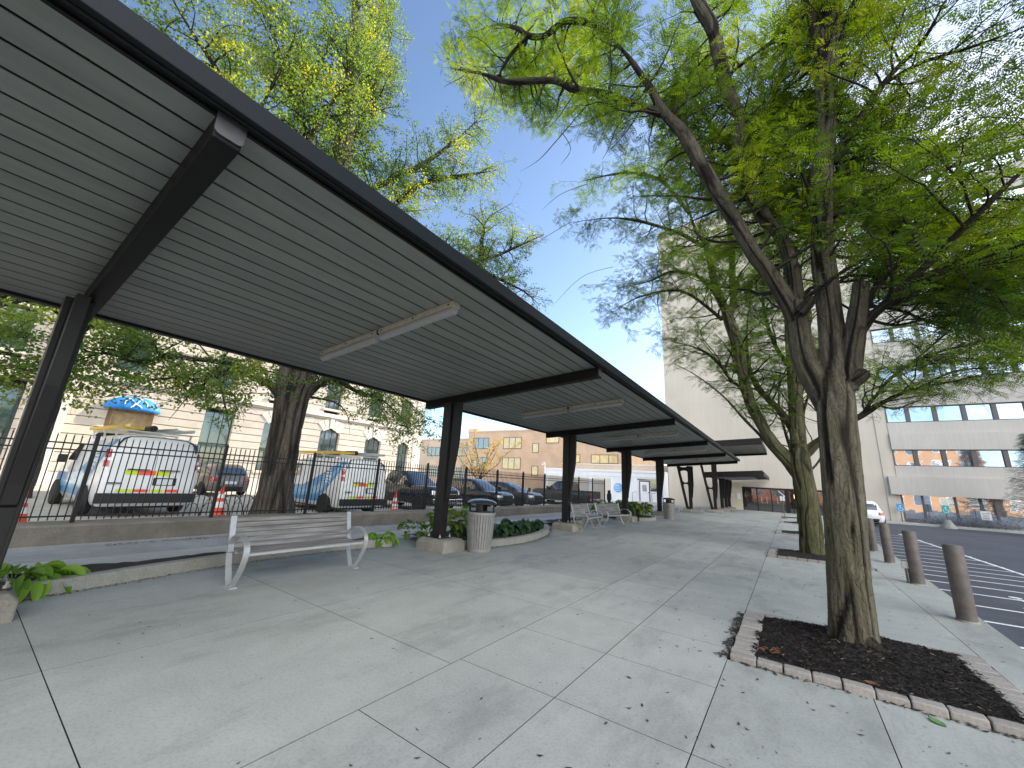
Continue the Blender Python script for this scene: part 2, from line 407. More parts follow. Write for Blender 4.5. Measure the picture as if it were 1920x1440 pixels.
# ------------------------------------------------------------------ iron fence
FX = -11.2; PITCH = 2.22; FZ0, FZ1 = .33, 1.97
fence = thing('picket_fence', 'long black iron picket fence on the low concrete wall', 'fence', (FX, 0, 0))
posts = [1.6+PITCH*k for k in range(-5, 13)]
def post_mb():
    b = MB(); b.box(-.032, .032, -.032, .032, FZ0, FZ1); b.lathe([(.034, 0), (.045, .012), (.045, .03), (.03, .05), (.0, .075)], (0, 0, FZ1), 8); return b
p0 = post_mb().build('post', M_black, fence, loc=(0, posts[0], 0))
def panel_mb():
    b = MB(); n = 20
    for z in (FZ0+.12, FZ1-.30, FZ1-.18): b.box(-.014, .014, .034, PITCH-.034, z-.014, z+.014)
    for k in range(1, n+1):
        y = k*PITCH/(n+1); zt = FZ1-.06
        b.box(-.0085, .0085, y-.0085, y+.0085, FZ0+.05, zt)
        b.loft([[(-.011, y-.011, zt), (.011, y-.011, zt), (.011, y+.011, zt), (-.011, y+.011, zt)], [(-.001, y-.001, zt+.07), (.001, y-.001, zt+.07), (.001, y+.001, zt+.07), (-.001, y+.001, zt+.07)]])
    return b
f0 = panel_mb().build('picket_panel', M_black, fence, loc=(0, posts[0], 0))
for y in posts[1:]:
    c = p0.copy(); COL.objects.link(c); c.location.y = y
    if y < posts[-1]-.1:
        c = f0.copy(); COL.objects.link(c); c.location.y = y
# gate controller at the end of the fence
g = thing('gate_post', 'dark square gate post at the far end of the picket fence', 'post', (FX, 29.15, -.02))
b = MB(); b.box(-.09, .09, -.09, .09, 0, 1.25); b.build('shaft', M_black, g, bevel=.008)
b = MB(); b.box(-.14, .14, -.14, .14, .55, 1.0); b.build('control_box', M_black, g, bevel=.02)

# ------------------------------------------------------------------ tree wells: tumbled pavers round a patch of mulch
def well(y0, y1, where, x0=-.62, x1=1.46):
    t = thing('paver_border', 'rectangle of tumbled tan pavers '+where, 'paver edging', (x0, y0, 0), group='paver borders round the tree wells')
    W = x1-x0; D = y1-y0; pw = .125
    def pv(cx, cy, lx, ly):
        b = MB(); b.tint = random.uniform(.3, 1.); jz = random.uniform(-.006, .008)
        b.box(-lx/2+.004, lx/2-.004, -ly/2+.004, ly/2-.004, -.1, .055+jz)
        o = b.build('paver', M_paver, t, loc=(cx, cy, 0), rz=random.uniform(-.03, .03), bevel=.012)
    n = 8; L = (W-.44)/n
    for yy in (pw/2, D-pw/2):
        for k in range(n): pv(.22+L*(k+.5), yy+random.uniform(-.008, .008), L, pw)
    n = round(D/.13); L = D/n
    for xx in (.11, W-.11):
        for k in range(n): pv(xx+random.uniform(-.008, .008), L*(k+.5), .22, L)
    return t
def mulch(y0, y1, tx, ty, chips, x0=-.62, x1=1.46):
    n = 40; xs = np.linspace(x0+.2, x1-.2, n); ys = np.linspace(y0+.11, y1-.11, n)
    X, Y = np.meshgrid(xs, ys); X = X.ravel(); Y = Y.ravel()
    def hgt(X, Y):
        P = np.stack([X*7, Y*7, X*0], 1); d = np.hypot(X-tx, Y-ty)
        return .018+.035*fbm(P, 3)+.03*fbm(P*4, 5)+.08*np.exp(-(d/.45)**2)
    Z = hgt(X, Y); V = np.stack([X, Y, Z], 1)
    q = np.array([[i*n+j, i*n+j+1, (i+1)*n+j+1, (i+1)*n+j] for i in range(n-1) for j in range(n-1)])
    m = chips; cx = RNG.uniform(x0+.17, x1-.17, m); cy = RNG.uniform(y0+.09, y1-.09, m); cz = hgt(cx, cy)+.004
    L = RNG.uniform(.006, .03, m)**1.0; w = RNG.uniform(.0015, .006, m); a = RNG.uniform(0, PI, m); s = RNG.uniform(-.35, .35, m)
    ux = np.cos(a)*L; uy = np.sin(a)*L; vx = -np.sin(a)*w; vy = np.cos(a)*w; r = RNG.uniform(-.3, .3, m)*w
    C = np.stack([cx, cy, cz], 1); U = np.stack([ux, uy, s*L], 1); Wv = np.stack([vx, vy, r], 1)
    CV = np.stack([C-U-Wv, C+U-Wv, C+U+Wv, C-U+Wv], 1).reshape(-1, 3)
    o = raw_mesh('mulch', V, q, M_mulch, smooth=True); tag(o, kind='structure'); o.name = 'mulch_bed'
    o2 = raw_mesh('mulch_chips', CV, np.arange(4*m).reshape(-1, 4), M_chip, tint=np.repeat(RNG.beta(1.0, 2.6, m), 4))
    tag(o2, kind='stuff'); return o2
well(*WELLS[0], 'around the nearest tree trunk'); mulch(*WELLS[0], .45, 5.95, 14000)
well(*WELLS[1], 'around the second, mossy tree trunk'); mulch(*WELLS[1], .42, 13.9, 2500)
well(*WELLS[2], 'behind the mossy trunk, third along the plaza'); mulch(*WELLS[2], .42, 21.3, 900)
well(*WELLS[3], 'far along the plaza, fourth tree well'); mulch(*WELLS[3], .42, 29.1, 400)

# ------------------------------------------------------------------ fallen leaves and bits on the paving, and along the kerb and wall foot
def litter(name, pts, smin, smax, col, zf, tmin=0., tmax=1.):
    m = len(pts); C = np.array([[x, y, zf] for x, y in pts]); L = RNG.uniform(smin, smax, m); w = L*RNG.uniform(.18, .5, m); a = RNG.uniform(0, 2*PI, m)
    U = np.stack([np.cos(a)*L, np.sin(a)*L, L*RNG.uniform(-.2, .2, m)], 1); Wv = np.stack([-np.sin(a)*w, np.cos(a)*w, 0*a], 1)
    lift = np.stack([0*a, 0*a, L*.25+.002], 1)
    V = np.stack([C-U+lift, C-Wv+lift*.3, C+U+lift, C+Wv+lift*.5], 1).reshape(-1, 3)
    o = raw_mesh(name, V, np.arange(4*m).reshape(-1, 4), col, tint=np.repeat(RNG.uniform(tmin, tmax, m), 4))
    return tag(o, kind='stuff')
pts = []
for _ in range(900):
    x = random.gauss(.2, 1.5); y = abs(random.gauss(6, 6))+.8
    if x < EDGE(y) and x > -7 and not any(a-.05 < y < c+.05 and -.7 < x < 1.5 for a, c in WELLS): pts.append((x, y))
for _ in range(160):
    x = random.uniform(-6.5, -2); y = random.uniform(1, 20); pts.append((x, y))
M_bits = mat('leaf_bits', (.055, .05, .035), .85, var=.5, scale=12, tint=True)
litter('leaf_litter', pts, .006, .026, M_bits, .002)
pts = [(-.66+random.gauss(0, .035), random.uniform(4.7, 6.5)) for _ in range(330)]+[(random.uniform(-.6, 1.5), 4.68+random.gauss(0, .02)) for _ in range(120)]
litter('leaf_litter', pts, .008, .04, M_bits, .003)
pts = []
for (x, y) in smooth_path(K1, 10)+smooth_path(K2, 10)+smooth_path(K3, 10):
    for _ in range(5): pts.append((x+abs(random.gauss(0, .05))+.02, y+random.gauss(0, .1)))
litter('leaf_litter', pts, .008, .03, M_dleaf, .002)
pts = [(-10.5+abs(random.gauss(0, .12)), random.uniform(2, 14)) for _ in range(700)]
litter('leaf_litter', pts, .015, .05, M_dleaf, -.008)
pts = [(-.32+random.gauss(0, .07), 5.02+random.gauss(0, .06)) for _ in range(18)]
M_red = mat('russet_leaf', (.20, .08, .04), .8, var=.4, scale=9, tint=True)
litter('leaf_litter', pts, .015, .04, M_red, .075, .5, 1.)
# fallen leaves that can be picked out one by one
def big_leaf(x, y, s, m, rz, lab, z=.004):
    b = MB(); P = []
    for k in range(9):
        t = k/8; w = math.sin(PI*min(1, t*1.08+.02))**.8*.32*s
        P.append([((t-.5)*s, -w, .012*s+.1*s*t*t), ((t-.5)*s, 0, .0), ((t-.5)*s, w, .03*s+.08*s*t)])
    b.loft(P, False, False, closed=False)
    tag(b.build('fallen_leaf', m, loc=(x, y, z), rz=rz, smooth=True), lab, 'leaf')
M_gleaf = mat('green_fallen_leaf', (.10, .22, .07), .6, var=.4, scale=30)
p = atz(1757, 1355); big_leaf(p[0], p[1], .12, M_gleaf, 2.2, 'green leaf lying on the paving in front of the near tree well')
p = atz(1635, 1280, .08); big_leaf(p[0], p[1], .1, M_red, -.4, 'single russet leaf on the dark mulch', .075)

# ------------------------------------------------------------------ parking lot markings on the right (4 mm sheets above the asphalt)
b = MB(); ZM = -.134
def stripe(p, q, w=.10):
    p = np.array(p); q = np.array(q); d = (q-p)/np.linalg.norm(q-p); n = np.array([-d[1], d[0]])*w/2
    b.quad((*(p-n), ZM), (*(q-n), ZM), (*(q+n), ZM), (*(p+n), ZM))
bx = lambda y: 4.95 - .004*(y-20)
stripe((5.0, 6.0), (4.72, 30.5), .11)
y = 8.0
ys = [9.55, 10.85, 12.2, 13.3, 14.35, 15.3, 16.2, 17.2, 18.3, 19.5, 20.8, 22.2, 23.7, 25.3, 27.0, 28.8]
for k, yy in enumerate([6.9, 8.2]+ys): stripe((EDGE(yy)+.12, yy), (4.95, yy+.02), .09)
tag(b.build('road_markings', M_mark), kind='structure')
# painted wheelchair symbol in the bay (only its edge is in view)
b = MB(); ZM = -.131; cx, cy = 3.55, 11.55
pr = [(cx+.42*math.cos(a), cy+.42*math.sin(a)) for a in np.linspace(-2.6, 1.2, 16)]
for p, q in zip(pr, pr[1:]): stripe(p, q, .085)
for p, q in (((cx-.12, cy+.75), (cx-.06, cy+.1)), ((cx-.06, cy+.1), (cx+.38, cy+.1)), ((cx+.38, cy+.1), (cx+.55, cy-.3)), ((cx-.09, cy+.45), (cx+.3, cy+.45))): stripe(p, q, .085)
b.poly([(cx-.13+.09*math.cos(a), cy+.9+.09*math.sin(a), ZM) for a in np.linspace(0, 2*PI, 12)[:-1]])
tag(b.build('pavement_symbol', M_mark), kind='structure')
# ================================================================== covered walkway
M_steel = mat('dark_bronze_paint', (.019, .017, .016), .45, var=.2, scale=5, bump=.03, bscale=40, spec=.3)
M_steel2 = mat('dark_bronze_beam', (.012, .011, .0105), .55, var=.2, scale=5, spec=.2)
M_fascia = mat('fascia_metal', (.010, .012, .014), .55, var=.15, scale=2, spec=.22)
M_soffit = mat('soffit_boards', (.265, .272, .245), .5, var=.12, scale=9, stretch=(1, .15, 1), tint=True)
M_gap = mat('soffit_backing', (.004, .004, .004), .95, spec=.05)
M_plate = mat('beam_end_plate', (.10, .095, .095), .5, var=.12, scale=14)
M_roof = mat('roof_membrane', (.14, .14, .14), .9)
ZS = lambda x: 3.405+.072*(x+7.35)            # underside of the soffit, rising towards the open edge
XL, XR = -7.35, -2.78
def canopy_root(name, label, loc=(0, 0, 0)): return thing(name, label, 'canopy', loc)
can = canopy_root('walkway_canopy', 'long flat walkway canopy with grey boarded soffit on dark steel columns', (-6.45, 0, 0))
OX = 6.45
Y0, Y1 = -7.0, 31.62
def soffit(parent, x0, x1, y0, y1, zf, nb, along='y'):
    b = MB(); w = (x1-x0)/nb
    for k in range(nb):
        a, c = x0+k*w+.012, x0+(k+1)*w-.012; b.tint = random.uniform(.45, 1.)
        b.hexa([(a, y0, zf(a)), (c, y0, zf(c)), (c, y1, zf(c)), (a, y1, zf(a)), (a, y0, zf(a)+.005), (c, y0, zf(c)+.005), (c, y1, zf(c)+.005), (a, y1, zf(a)+.005)])
    b.build('soffit', M_soffit, parent, loc=(OX, 0, 0))
    b = MB(); b.hexa([(x0, y0, zf(x0)+.06), (x1, y0, zf(x1)+.06), (x1, y1, zf(x1)+.06), (x0, y1, zf(x0)+.06), (x0, y0, zf(x0)+.08), (x1, y0, zf(x1)+.08), (x1, y1, zf(x1)+.08), (x0, y1, zf(x0)+.08)])
    b.build('backing', M_gap, parent, loc=(OX, 0, 0))
soffit(can, XL, XR, Y0, Y1, ZS, 20)
b = MB(); b.hexa([(-7.46, Y0, 3.52), (-2.70, Y0, 3.77), (-2.70, Y1, 3.77), (-7.46, Y1, 3.52), (-7.46, Y0, 3.60), (-2.70, Y0, 3.84), (-2.70, Y1, 3.84), (-7.46, Y1, 3.60)])
b.build('roof', M_roof, can, loc=(OX, 0, 0))
# outer fascia: dark return, thin lip, and the blue-grey face
b = MB(); b.box(-2.775, -2.745, Y0, Y1, 3.70, 3.80); b.box(-2.745, -2.677, Y0, Y1, 3.72, 3.74); b.build('gutter_return', M_steel2, can, loc=(OX, 0, 0))
b = MB(); b.box(-2.675, -2.655, Y0, Y1, 3.69, 3.73); b.box(-2.652, -2.60, Y0, Y1, 3.70, 3.85); b.build('fascia', M_fascia, can, loc=(OX, 0, 0), bevel=.006)
b = MB(); b.box(-7.47, -7.36, Y0, Y1, 3.37, 3.61); b.build('fascia', M_steel2, can, loc=(OX, 0, 0))
BY = [.55+6.16*k for k in range(-1, 6)]
def beam_mb():
    b = MB(); z = lambda x: ZS(x)-.004
    xs = (-7.42, -2.745); w = .078; d = .19
    b.hexa([(xs[0], -w, z(xs[0])-d), (xs[1], -w, z(xs[1])-d), (xs[1], w, z(xs[1])-d), (xs[0], w, z(xs[0])-d), (xs[0], -w, z(xs[0])), (xs[1], -w, z(xs[1])), (xs[1], w, z(xs[1])), (xs[0], w, z(xs[0]))])
    return b
def plate_mb():
    b = MB(); P = []
    zt = ZS(-2.7)+.015; zb = zt-.185; w = .082; r = .035
    for a in np.linspace(PI, 1.5*PI, 5): P.append((-w+r+r*math.cos(a), zb+r+r*math.sin(a)))
    for a in np.linspace(1.5*PI, 2*PI, 5): P.append((w-r+r*math.cos(a), zb+r+r*math.sin(a)))
    P += [(w, zt), (-w, zt)]
    b.prism(P, lambda u, v: (-2.743, u, v), lambda u, v: (-2.728, u, v)); return b
def column_mb(top, wing=True):
    """leg tapering a little downwards, with a tapering wing plate on the plaza side"""
    b = MB(); zb = .262
    L = lambda z: .5*(.19+.035*(z-zb)/(top-zb))          # half depth (Y)
    b.loft([[(-.15, -L(z), z), (.085, -L(z), z), (.085, L(z), z), (-.15, L(z), z)] for z in (zb, 1.2, 2.2, top)])
    if wing:
        pr = [(.087, 1.02), (.135, 1.05), (.15, 1.25), (.30, 2.25), (.315, 2.5), (.315, top), (.087, top)]
        b.prism(pr, lambda x, z: (x, -.055, z), lambda x, z: (x, .055, z))
        b.box(.087, .095, -.092, -.062, zb, top-.02); b.box(.087, .095, .062, .092, zb, top-.02)
    return b
bm_, pl_, co_ = beam_mb(), plate_mb(), column_mb(ZS(-6.45)-.2)
for k, y in enumerate(BY):
    if k == 0:
        o1 = bm_.build('beam', M_steel2, can, loc=(OX, y, 0), bevel=.008); o2 = pl_.build('end_plate', M_plate, can, loc=(OX, y, 0))
        o3 = co_.build('column', M_steel, can, loc=(0, y-.11, 0), bevel=.012)
    else:
        for o in (o1, o2) + ((o3,) if k < 6 else ()):
            c = o.copy(); COL.objects.link(c); c.location.y = y-(.11 if o is o3 else 0)
# slotted twin-leg column at the end of the walkway
def slot_col(top, slots):
    b = MB(); zb = .262; xl = lambda z: -.22-.175*(z-zb)       # outer edge of the slanting leg
    yy = .07
    def rail(f0, f1, z0, z1, n=6):
        for i in range(n):
            a, c = z0+(z1-z0)*i/n, z0+(z1-z0)*(i+1)/n
            b.hexa([(f0(a), -yy, a), (f1(a), -yy, a), (f1(a), yy, a), (f0(a), yy, a), (f0(c), -yy, c), (f1(c), -yy, c), (f1(c), yy, c), (f0(c), yy, c)])
    rail(xl, lambda z: xl(z)+.17, zb, top, 10)
    b.box(.0, .20, -.11, .11, zb, top)
    pr = [(.202, 1.02), (.26, 1.08), (.36, 2.0), (.36, top), (.202, top)]
    b.prism(pr, lambda x, z: (x, -.062, z), lambda x, z: (x, .062, z))
    inl = lambda z: xl(z)+.168
    def arch(z, up, r=.10):
        """bridge between the legs with a rounded underside or top"""
        x0, x1 = inl(z), .0; n = 10; P = []
        for i in range(n+1):
            t = i/n; x = x0+(x1-x0)*t; h = (1-math.sqrt(max(0, 1-(2*t-1)**2)))*.11
            P.append((x, z+(h if up else -h)))
        return P
    for zlo, zhi in slots:       # solid bridge zlo..zhi, rounded towards the openings
        P = arch(zhi, True); Q = arch(zlo, False)[::-1]
        b.prism(P+Q, lambda x, z: (x, -yy, z), lambda x, z: (x, yy, z))
    return b
slot_col(ZS(-6.2)-.2, [(.27, .36), (2.0, 2.1), (2.96, 3.2)]).build('column', M_steel, can, loc=(.45, BY[6], 0))
# concrete footings, base plates and anchor bolts
def footing(parent, x, y, hx, hy, h=.25):
    b = MB(); b.loft([[(-hx, -hy, -.05), (hx, -hy, -.05), (hx, hy, -.05), (-hx, hy, -.05)], [(-hx, -hy, h-.07), (hx, -hy, h-.07), (hx, hy, h-.07), (-hx, hy, h-.07)], [(-hx+.07, -hy+.07, h), (hx-.07, -hy+.07, h), (hx-.07, hy-.07, h), (-hx+.07, hy-.07, h)]])
    o = b.build('footing', M_foot, parent, loc=(x, y, 0), bevel=.02)
    b = MB(); b.box(-.23, .19, -.19, .19, h-.003, h+.014); b.build('base_plate', M_steel, parent, loc=(x-.05 if hx < .5 else x-.1, y, 0))
    for sx in (-.19, .15):
        for sy in (-.15, .15):
            b = MB(); b.lathe([(.028, h+.0142), (.028, h+.038), (.014, h+.038), (.014, h+.075), (.0, h+.078)], (0, 0, 0), 6)
            b.build('anchor_bolt', mat_bolt, parent, loc=(x+sx-(.05 if hx < .5 else .1), y+sy, 0))
    return o
mat_bolt = mat('galvanised_bolt', (.45, .45, .44), .4, .8)
for k, y in enumerate(BY[:6]):
    if k in (3, 4): footing(can, .04, y-.14, .40, .38)
    elif k == 1: footing(can, -.03, y-.09, .34, .24)
    else: footing(can, .05, y-.11, .42, .34)
footing(can, .55, BY[6], .72, .40)

# strip lights under the soffit
M_chan = mat('light_channel', (.52, .48, .37), .5, var=.15, scale=12)
M_diff = mat('light_diffuser', (.40, .40, .40), .35, var=.06, scale=12)
def strip_light(y, label):
    xa, xb = -6.25, -3.22; sl = .072; z = lambda x: ZS(x)
    t = thing('strip_light', label, 'ceiling light', ((xa+xb)/2, y, z((xa+xb)/2)), group='strip lights under the walkway soffit')
    cx = (xa+xb)/2; rel = lambda x, yy, dz: (x-cx, yy, (x-cx)*sl+dz)
    for a, c in ((xa, cx-.03), (cx+.03, xb)):
        b = MB(); b.hexa([rel(a, -.062, -.07), rel(c, -.062, -.07), rel(c, .062, -.07), rel(a, .062, -.07), rel(a, -.062, -.001), rel(c, -.062, -.001), rel(c, .062, -.001), rel(a, .062, -.001)])
        b.build('channel', M_chan, t, bevel=.004)
        b = MB(); b.tube([rel(a+.02, .0, -.105), rel(c-.02, .0, -.105)], .056, 12); b.build('diffuser', M_diff, t, smooth=True)
        for q in (a+.08, (a+c)/2, c-.08): b = MB(); b.lathe([(.013, 0), (.013, .006)], rel(q, -.064, -.04), 8, axis='y'); b.build('screw', M_black, t)
    b = MB(); b.bar(rel(cx-.05, 0, -.04), rel(cx+.05, 0, -.04), .08, .05); b.build('joiner', M_steel, t)
    return t
for k, lab in enumerate(['nearest long strip light under the boarded soffit', 'strip light past the column behind the near litter bin', 'strip light above the pair of benches', 'fourth strip light, past the leafy bed column', 'farthest strip light before the slotted column']):
    strip_light(BY[1]+2.66+6.16*k, 'beige and white '+lab)

# ------------------------------------------------------------------ raised canopy and low canopy by the tower entrance
c2 = thing('entrance_canopy', 'raised dark canopy crossing in front of the concrete tower', 'canopy', (-4.9, 34.2, 0))
o = MB(); xa, xb, ya, yb = -7.2, -1.25, 31.9, 39.2; zf = lambda x: 4.62+.055*(x+7.2)
def rel2(b, name, m, **k): return b.build(name, m, c2, loc=(4.9, -34.2, 0), **k)
b = MB(); nb = 30; w = (xb-xa)/nb
for k in range(nb):
    a, c = xa+k*w+.008, xa+(k+1)*w-.008; b.tint = random.uniform(.5, 1)
    b.hexa([(a, ya+.1, zf(a)), (c, ya+.1, zf(c)), (c, yb-.1, zf(c)), (a, yb-.1, zf(a)), (a, ya+.1, zf(a)+.03), (c, ya+.1, zf(c)+.03), (c, yb-.1, zf(c)+.03), (a, yb-.1, zf(a)+.03)])
rel2(b, 'soffit', M_soffit)
def slabh(x0, x1, y0, y1, lo, hi, f=zf):
    b = MB(); b.hexa([(x0, y0, f(x0)+lo), (x1, y0, f(x1)+lo), (x1, y1, f(x1)+lo), (x0, y1, f(x0)+lo), (x0, y0, f(x0)+hi), (x1, y0, f(x1)+hi), (x1, y1, f(x1)+hi), (x0, y1, f(x0)+hi)]); return b
rel2(slabh(xa, xb, ya, yb, .034, .2), 'roof', M_steel2)
rel2(slabh(xa-.05, xb+.05, ya-.06, ya+.09, -.03, .42), 'fascia', M_steel)
rel2(slabh(xa-.05, xb+.05, yb-.09, yb+.06, -.16, .3), 'fascia', M_steel)
rel2(slabh(xb-.05, xb+.05, ya+.1, yb-.1, -.03, .3), 'fascia', M_steel)
sc_ = slot_col(4.74, [(.27, .36), (1.75, 1.85), (2.72, 2.85), (4.3, 4.7)]); sc_.build('column', M_steel, c2, loc=(0.1, 0, 0))
footing(c2, .1, 0, .6, .4)

c3 = thing('low_canopy', 'low dark canopy with strip lights leading to the tower doors', 'canopy', (-4.75, 39, 0))
xa, xb, ya, yb = -5.5, -1.5, 35.0, 45.2; zf3 = lambda x: 2.72+.06*(x+5.5)
def rel3(b, name, m, **k): return b.build(name, m, c3, loc=(4.75, -39, 0), **k)
rel3(slabh(xa, xb, ya, yb, .0, .16, zf3), 'roof', M_steel2)
rel3(slabh(xa-.04, xb+.04, ya-.12, ya-.002, -.12, .33, zf3), 'fascia', M_steel)
rel3(slabh(xb+.002, xb+.09, ya, yb, -.05, .25, zf3), 'fascia', M_steel)
for y in (37.2, 39.8, 42.4):
    rel3(slabh(xa+.6, xb-.7, y-.06, y+.06, -.09, -.002, zf3), 'strip_light', M_diff)
for y in (38.6, 41.2, 43.6):
    b = column_mb(2.72); b.build('column', M_steel, c3, loc=(0, y-39, 0)); footing(c3, .05, y-39, .42, .36, .22)

# ------------------------------------------------------------------ benches
M_wood = mat('weathered_slats', (.27, .262, .255), .7, var=.45, scale=3, stretch=(9, .6, 9), bump=.25, bscale=14, tint=True)
M_alu = mat('cast_aluminium', (.52, .52, .52), .42, .55, var=.08, scale=12)
def ring_frame(b, y):
    """flat-bar end frame in the XZ plane: teardrop ring and back upright"""
    w = .036
    def ribbon(P, th=.007):
        n = len(P); lo = []
        for i, (x, z) in enumerate(P):
            a = P[max(i-1, 0)]; c = P[min(i+1, n-1)]; dx, dz = c[0]-a[0], c[1]-a[1]; L = math.hypot(dx, dz); nx, nz = -dz/L*th, dx/L*th
            lo.append([(x-nx, y-w, z-nz), (x+nx, y-w, z+nz), (x+nx, y+w, z+nz), (x-nx, y+w, z-nz)])
        b.loft(lo)
    Cp = [(-.05, .02), (-.10, .10), (-.19, .28), (-.235, .42), (-.22, .53), (-.13, .615), (.0, .64), (.13, .625), (.235, .56), (.275, .46), (.25, .33), (.17, .18), (.08, .06), (.05, .02)]
    ribbon(smooth_path(Cp, 5))
    ribbon([(-.20, .40), (-.225, .45), (-.25, .56), (-.30, .74), (-.325, .86)], .011)
    b.box(-.115, .115, y-.045, y+.045, 0.0, .014)
    b.box(-.05, .05, y-w, y+w, .014, .03)
def bench(loc, rz, L, label):
    t = thing('park_bench', label, 'bench', (loc[0], loc[1], 0), rz, 'slatted benches under the canopy')
    for s in (-1, 1):
        b = MB(); ring_frame(b, s*L/2); b.build('end_frame', M_alu, t, smooth=True, angle=35)
        for sx in (-.09, .09): b = MB(); b.lathe([(.012, .012), (.012, .026), (0, .03)], (sx, s*L/2+.025, 0), 8); b.build('bolt', mat_bolt, t)
    b = MB(); n = 6                                   # back slats
    for k in range(n):
        z = .475+.066*k; x = -.232-.24*(z-.45)
        b.tint = random.uniform(0, 1); b.bar((x, -L/2+.04, z), (x, L/2-.04, z), .024, .058, (-.24, 0, 1))
    b.build('backrest', M_wood, t, bevel=.005)
    b = MB(); n = 7
    for k in range(n):
        x = -.19+.068*k; z = .435-.012*math.sin(PI*k/(n-1))+.006*(k == 6)
        b.tint = random.uniform(0, 1); b.bar((x, -L/2+.04, z), (x, L/2-.04, z), .06, .024)
    b.build('seat', M_wood, t, bevel=.005)
    b = MB(); b.bar((.255, -L/2+.04, .425), (.255, L/2-.04, .425), .012, .03); b.bar((-.15, -L/2+.04, .40), (-.15, L/2-.04, .40), .03, .03); b.bar((.1, -L/2+.04, .40), (.1, L/2-.04, .40), .03, .03)
    b.build('seat_rail', M_alu, t)
    return t
bench((-6.1, 3.36, 0), 0, 1.78, 'grey slatted bench nearest, by itself between two columns')
bench((-6.0, 13.55, 0), .08, 1.6, 'slatted bench right beside the second footing, left of a pair')
bench((-5.9, 15.85, 0), -.18, 1.75, 'slatted bench in front of the leafy bed, right of a pair')
bench((-5.6, 25.3, 0), .1, 1.6, 'small distant slatted bench beyond the second litter bin')

# ------------------------------------------------------------------ litter bins
M_slat = mat('bin_slats', (.30, .295, .285), .5, .15, var=.12, scale=8, tint=True)
M_dome = mat('bin_lid', (.10, .10, .105), .25, .6, var=.15, scale=9)
def bin_(loc, label):
    t = thing('litter_bin', label, 'litter bin', (loc[0], loc[1], 0), 0, 'slatted litter bins')
    b = MB(); n = 30; R0, R1, z0, z1 = .245, .30, .06, .80
    for k in range(n):
        a = 2*PI*k/n; h = .052/2; b.tint = random.uniform(.6, 1)
        L = []
        for r, z in ((R0, z0), ((R0+R1)/2+.006, (z0+z1)/2), (R1, z1)):
            hh = h*r/R1
            c, s = math.cos(a), math.sin(a)
            L.append([((r)*c+hh*s, (r)*s-hh*c, z), ((r+.012)*c+hh*s, (r+.012)*s-hh*c, z), ((r+.012)*c-hh*s, (r+.012)*s+hh*c, z), (r*c-hh*s, r*s+hh*c, z)])
        b.loft(L)
    b.build('slats', M_slat, t)
    b = MB(); b.lathe([(.22, .03), (.225, .05), (.27, .80), (.26, .80), (.2, .06)], seg=32); b.build('liner', M_black, t, smooth=True)
    b = MB(); b.lathe([(.25, .0), (.262, .02), (.262, .06), (.24, .07)], seg=36); b.build('base_ring', M_slat, t, smooth=True)
    b = MB(); b.lathe([(.30, .77), (.322, .78), (.322, .825), (.30, .835), (.29, .80)], seg=36); b.build('top_ring', M_slat, t, smooth=True)
    b = MB()
    b.lathe([(.285, .835), (.295, .84), (.295, .862), (.28, .862)], seg=36)
    for k in range(4):
        a0 = k*PI/2+.2
        P = [(.287*math.cos(a0+d), .287*math.sin(a0+d)) for d in np.linspace(0, .55, 6)]
        b.loft([[(x, y, .86), (x*.98, y*.98, .86), (x*.98, y*.98, 1.03), (x, y, 1.03)] for x, y in P])
    b.build('hood_band', M_black, t)
    b = MB(); b.lathe([(.30, 1.005), (.33, 1.01), (.335, 1.03), (.30, 1.06), (.22, 1.09), (.10, 1.108), (0, 1.112)], seg=40); b.build('lid', M_dome, t, smooth=True, angle=60)
    return t
bin_((-5.74, 7.13), 'grey slatted litter bin with dark dome, in front of the hosta bed')
bin_((-5.35, 22.55), 'distant grey slatted litter bin at the end of the second leafy bed')

# ------------------------------------------------------------------ bollards
M_boll = mat('brown_bollard', (.115, .10, .088), .55, .1, var=.3, scale=7, bump=.04, bscale=30)
for k, (x, y, lab) in enumerate([(1.86, 8.55, 'nearest the camera, set alone at the right'), (1.92, 11.45, 'second nearest, beside a small grey junction post'), (1.98, 14.55, 'third nearest, just right of the near tree trunk'), (2.03, 17.3, 'farthest, half hidden by the near tree trunk')]):
    t = thing('bollard', 'round brown steel bollard '+lab, 'bollard', (x, y, 0), 0, 'brown steel bollards along the car park edge')
    b = MB(); b.lathe([(.104, -.02), (.104, .97), (.100, .985), (.085, .995), (0, 1.0)], seg=32); b.build('shaft', M_boll, t, smooth=True, angle=50)
    b = MB(); b.lathe([(.118, 0.0), (.114, .018), (.104, .022)], seg=32); b.build('collar', M_foot, t, smooth=True)
p = atz(1703, 1093)
t = thing('junction_post', 'small grey electrical junction post beside a bollard', 'utility post', (p[0], p[1], 0))
b = MB(); b.tube([(0, 0, 0), (0, 0, .3)], .018, 10); b.tube([(.035, 0, 0), (.035, 0, .3)], .012, 8); b.build('conduit', M_plate, t)
b = MB(); b.box(-.05, .06, -.03, .03, .27, .40); b.build('box', mat('grey_box', (.42, .43, .43), .5), t, bevel=.006)

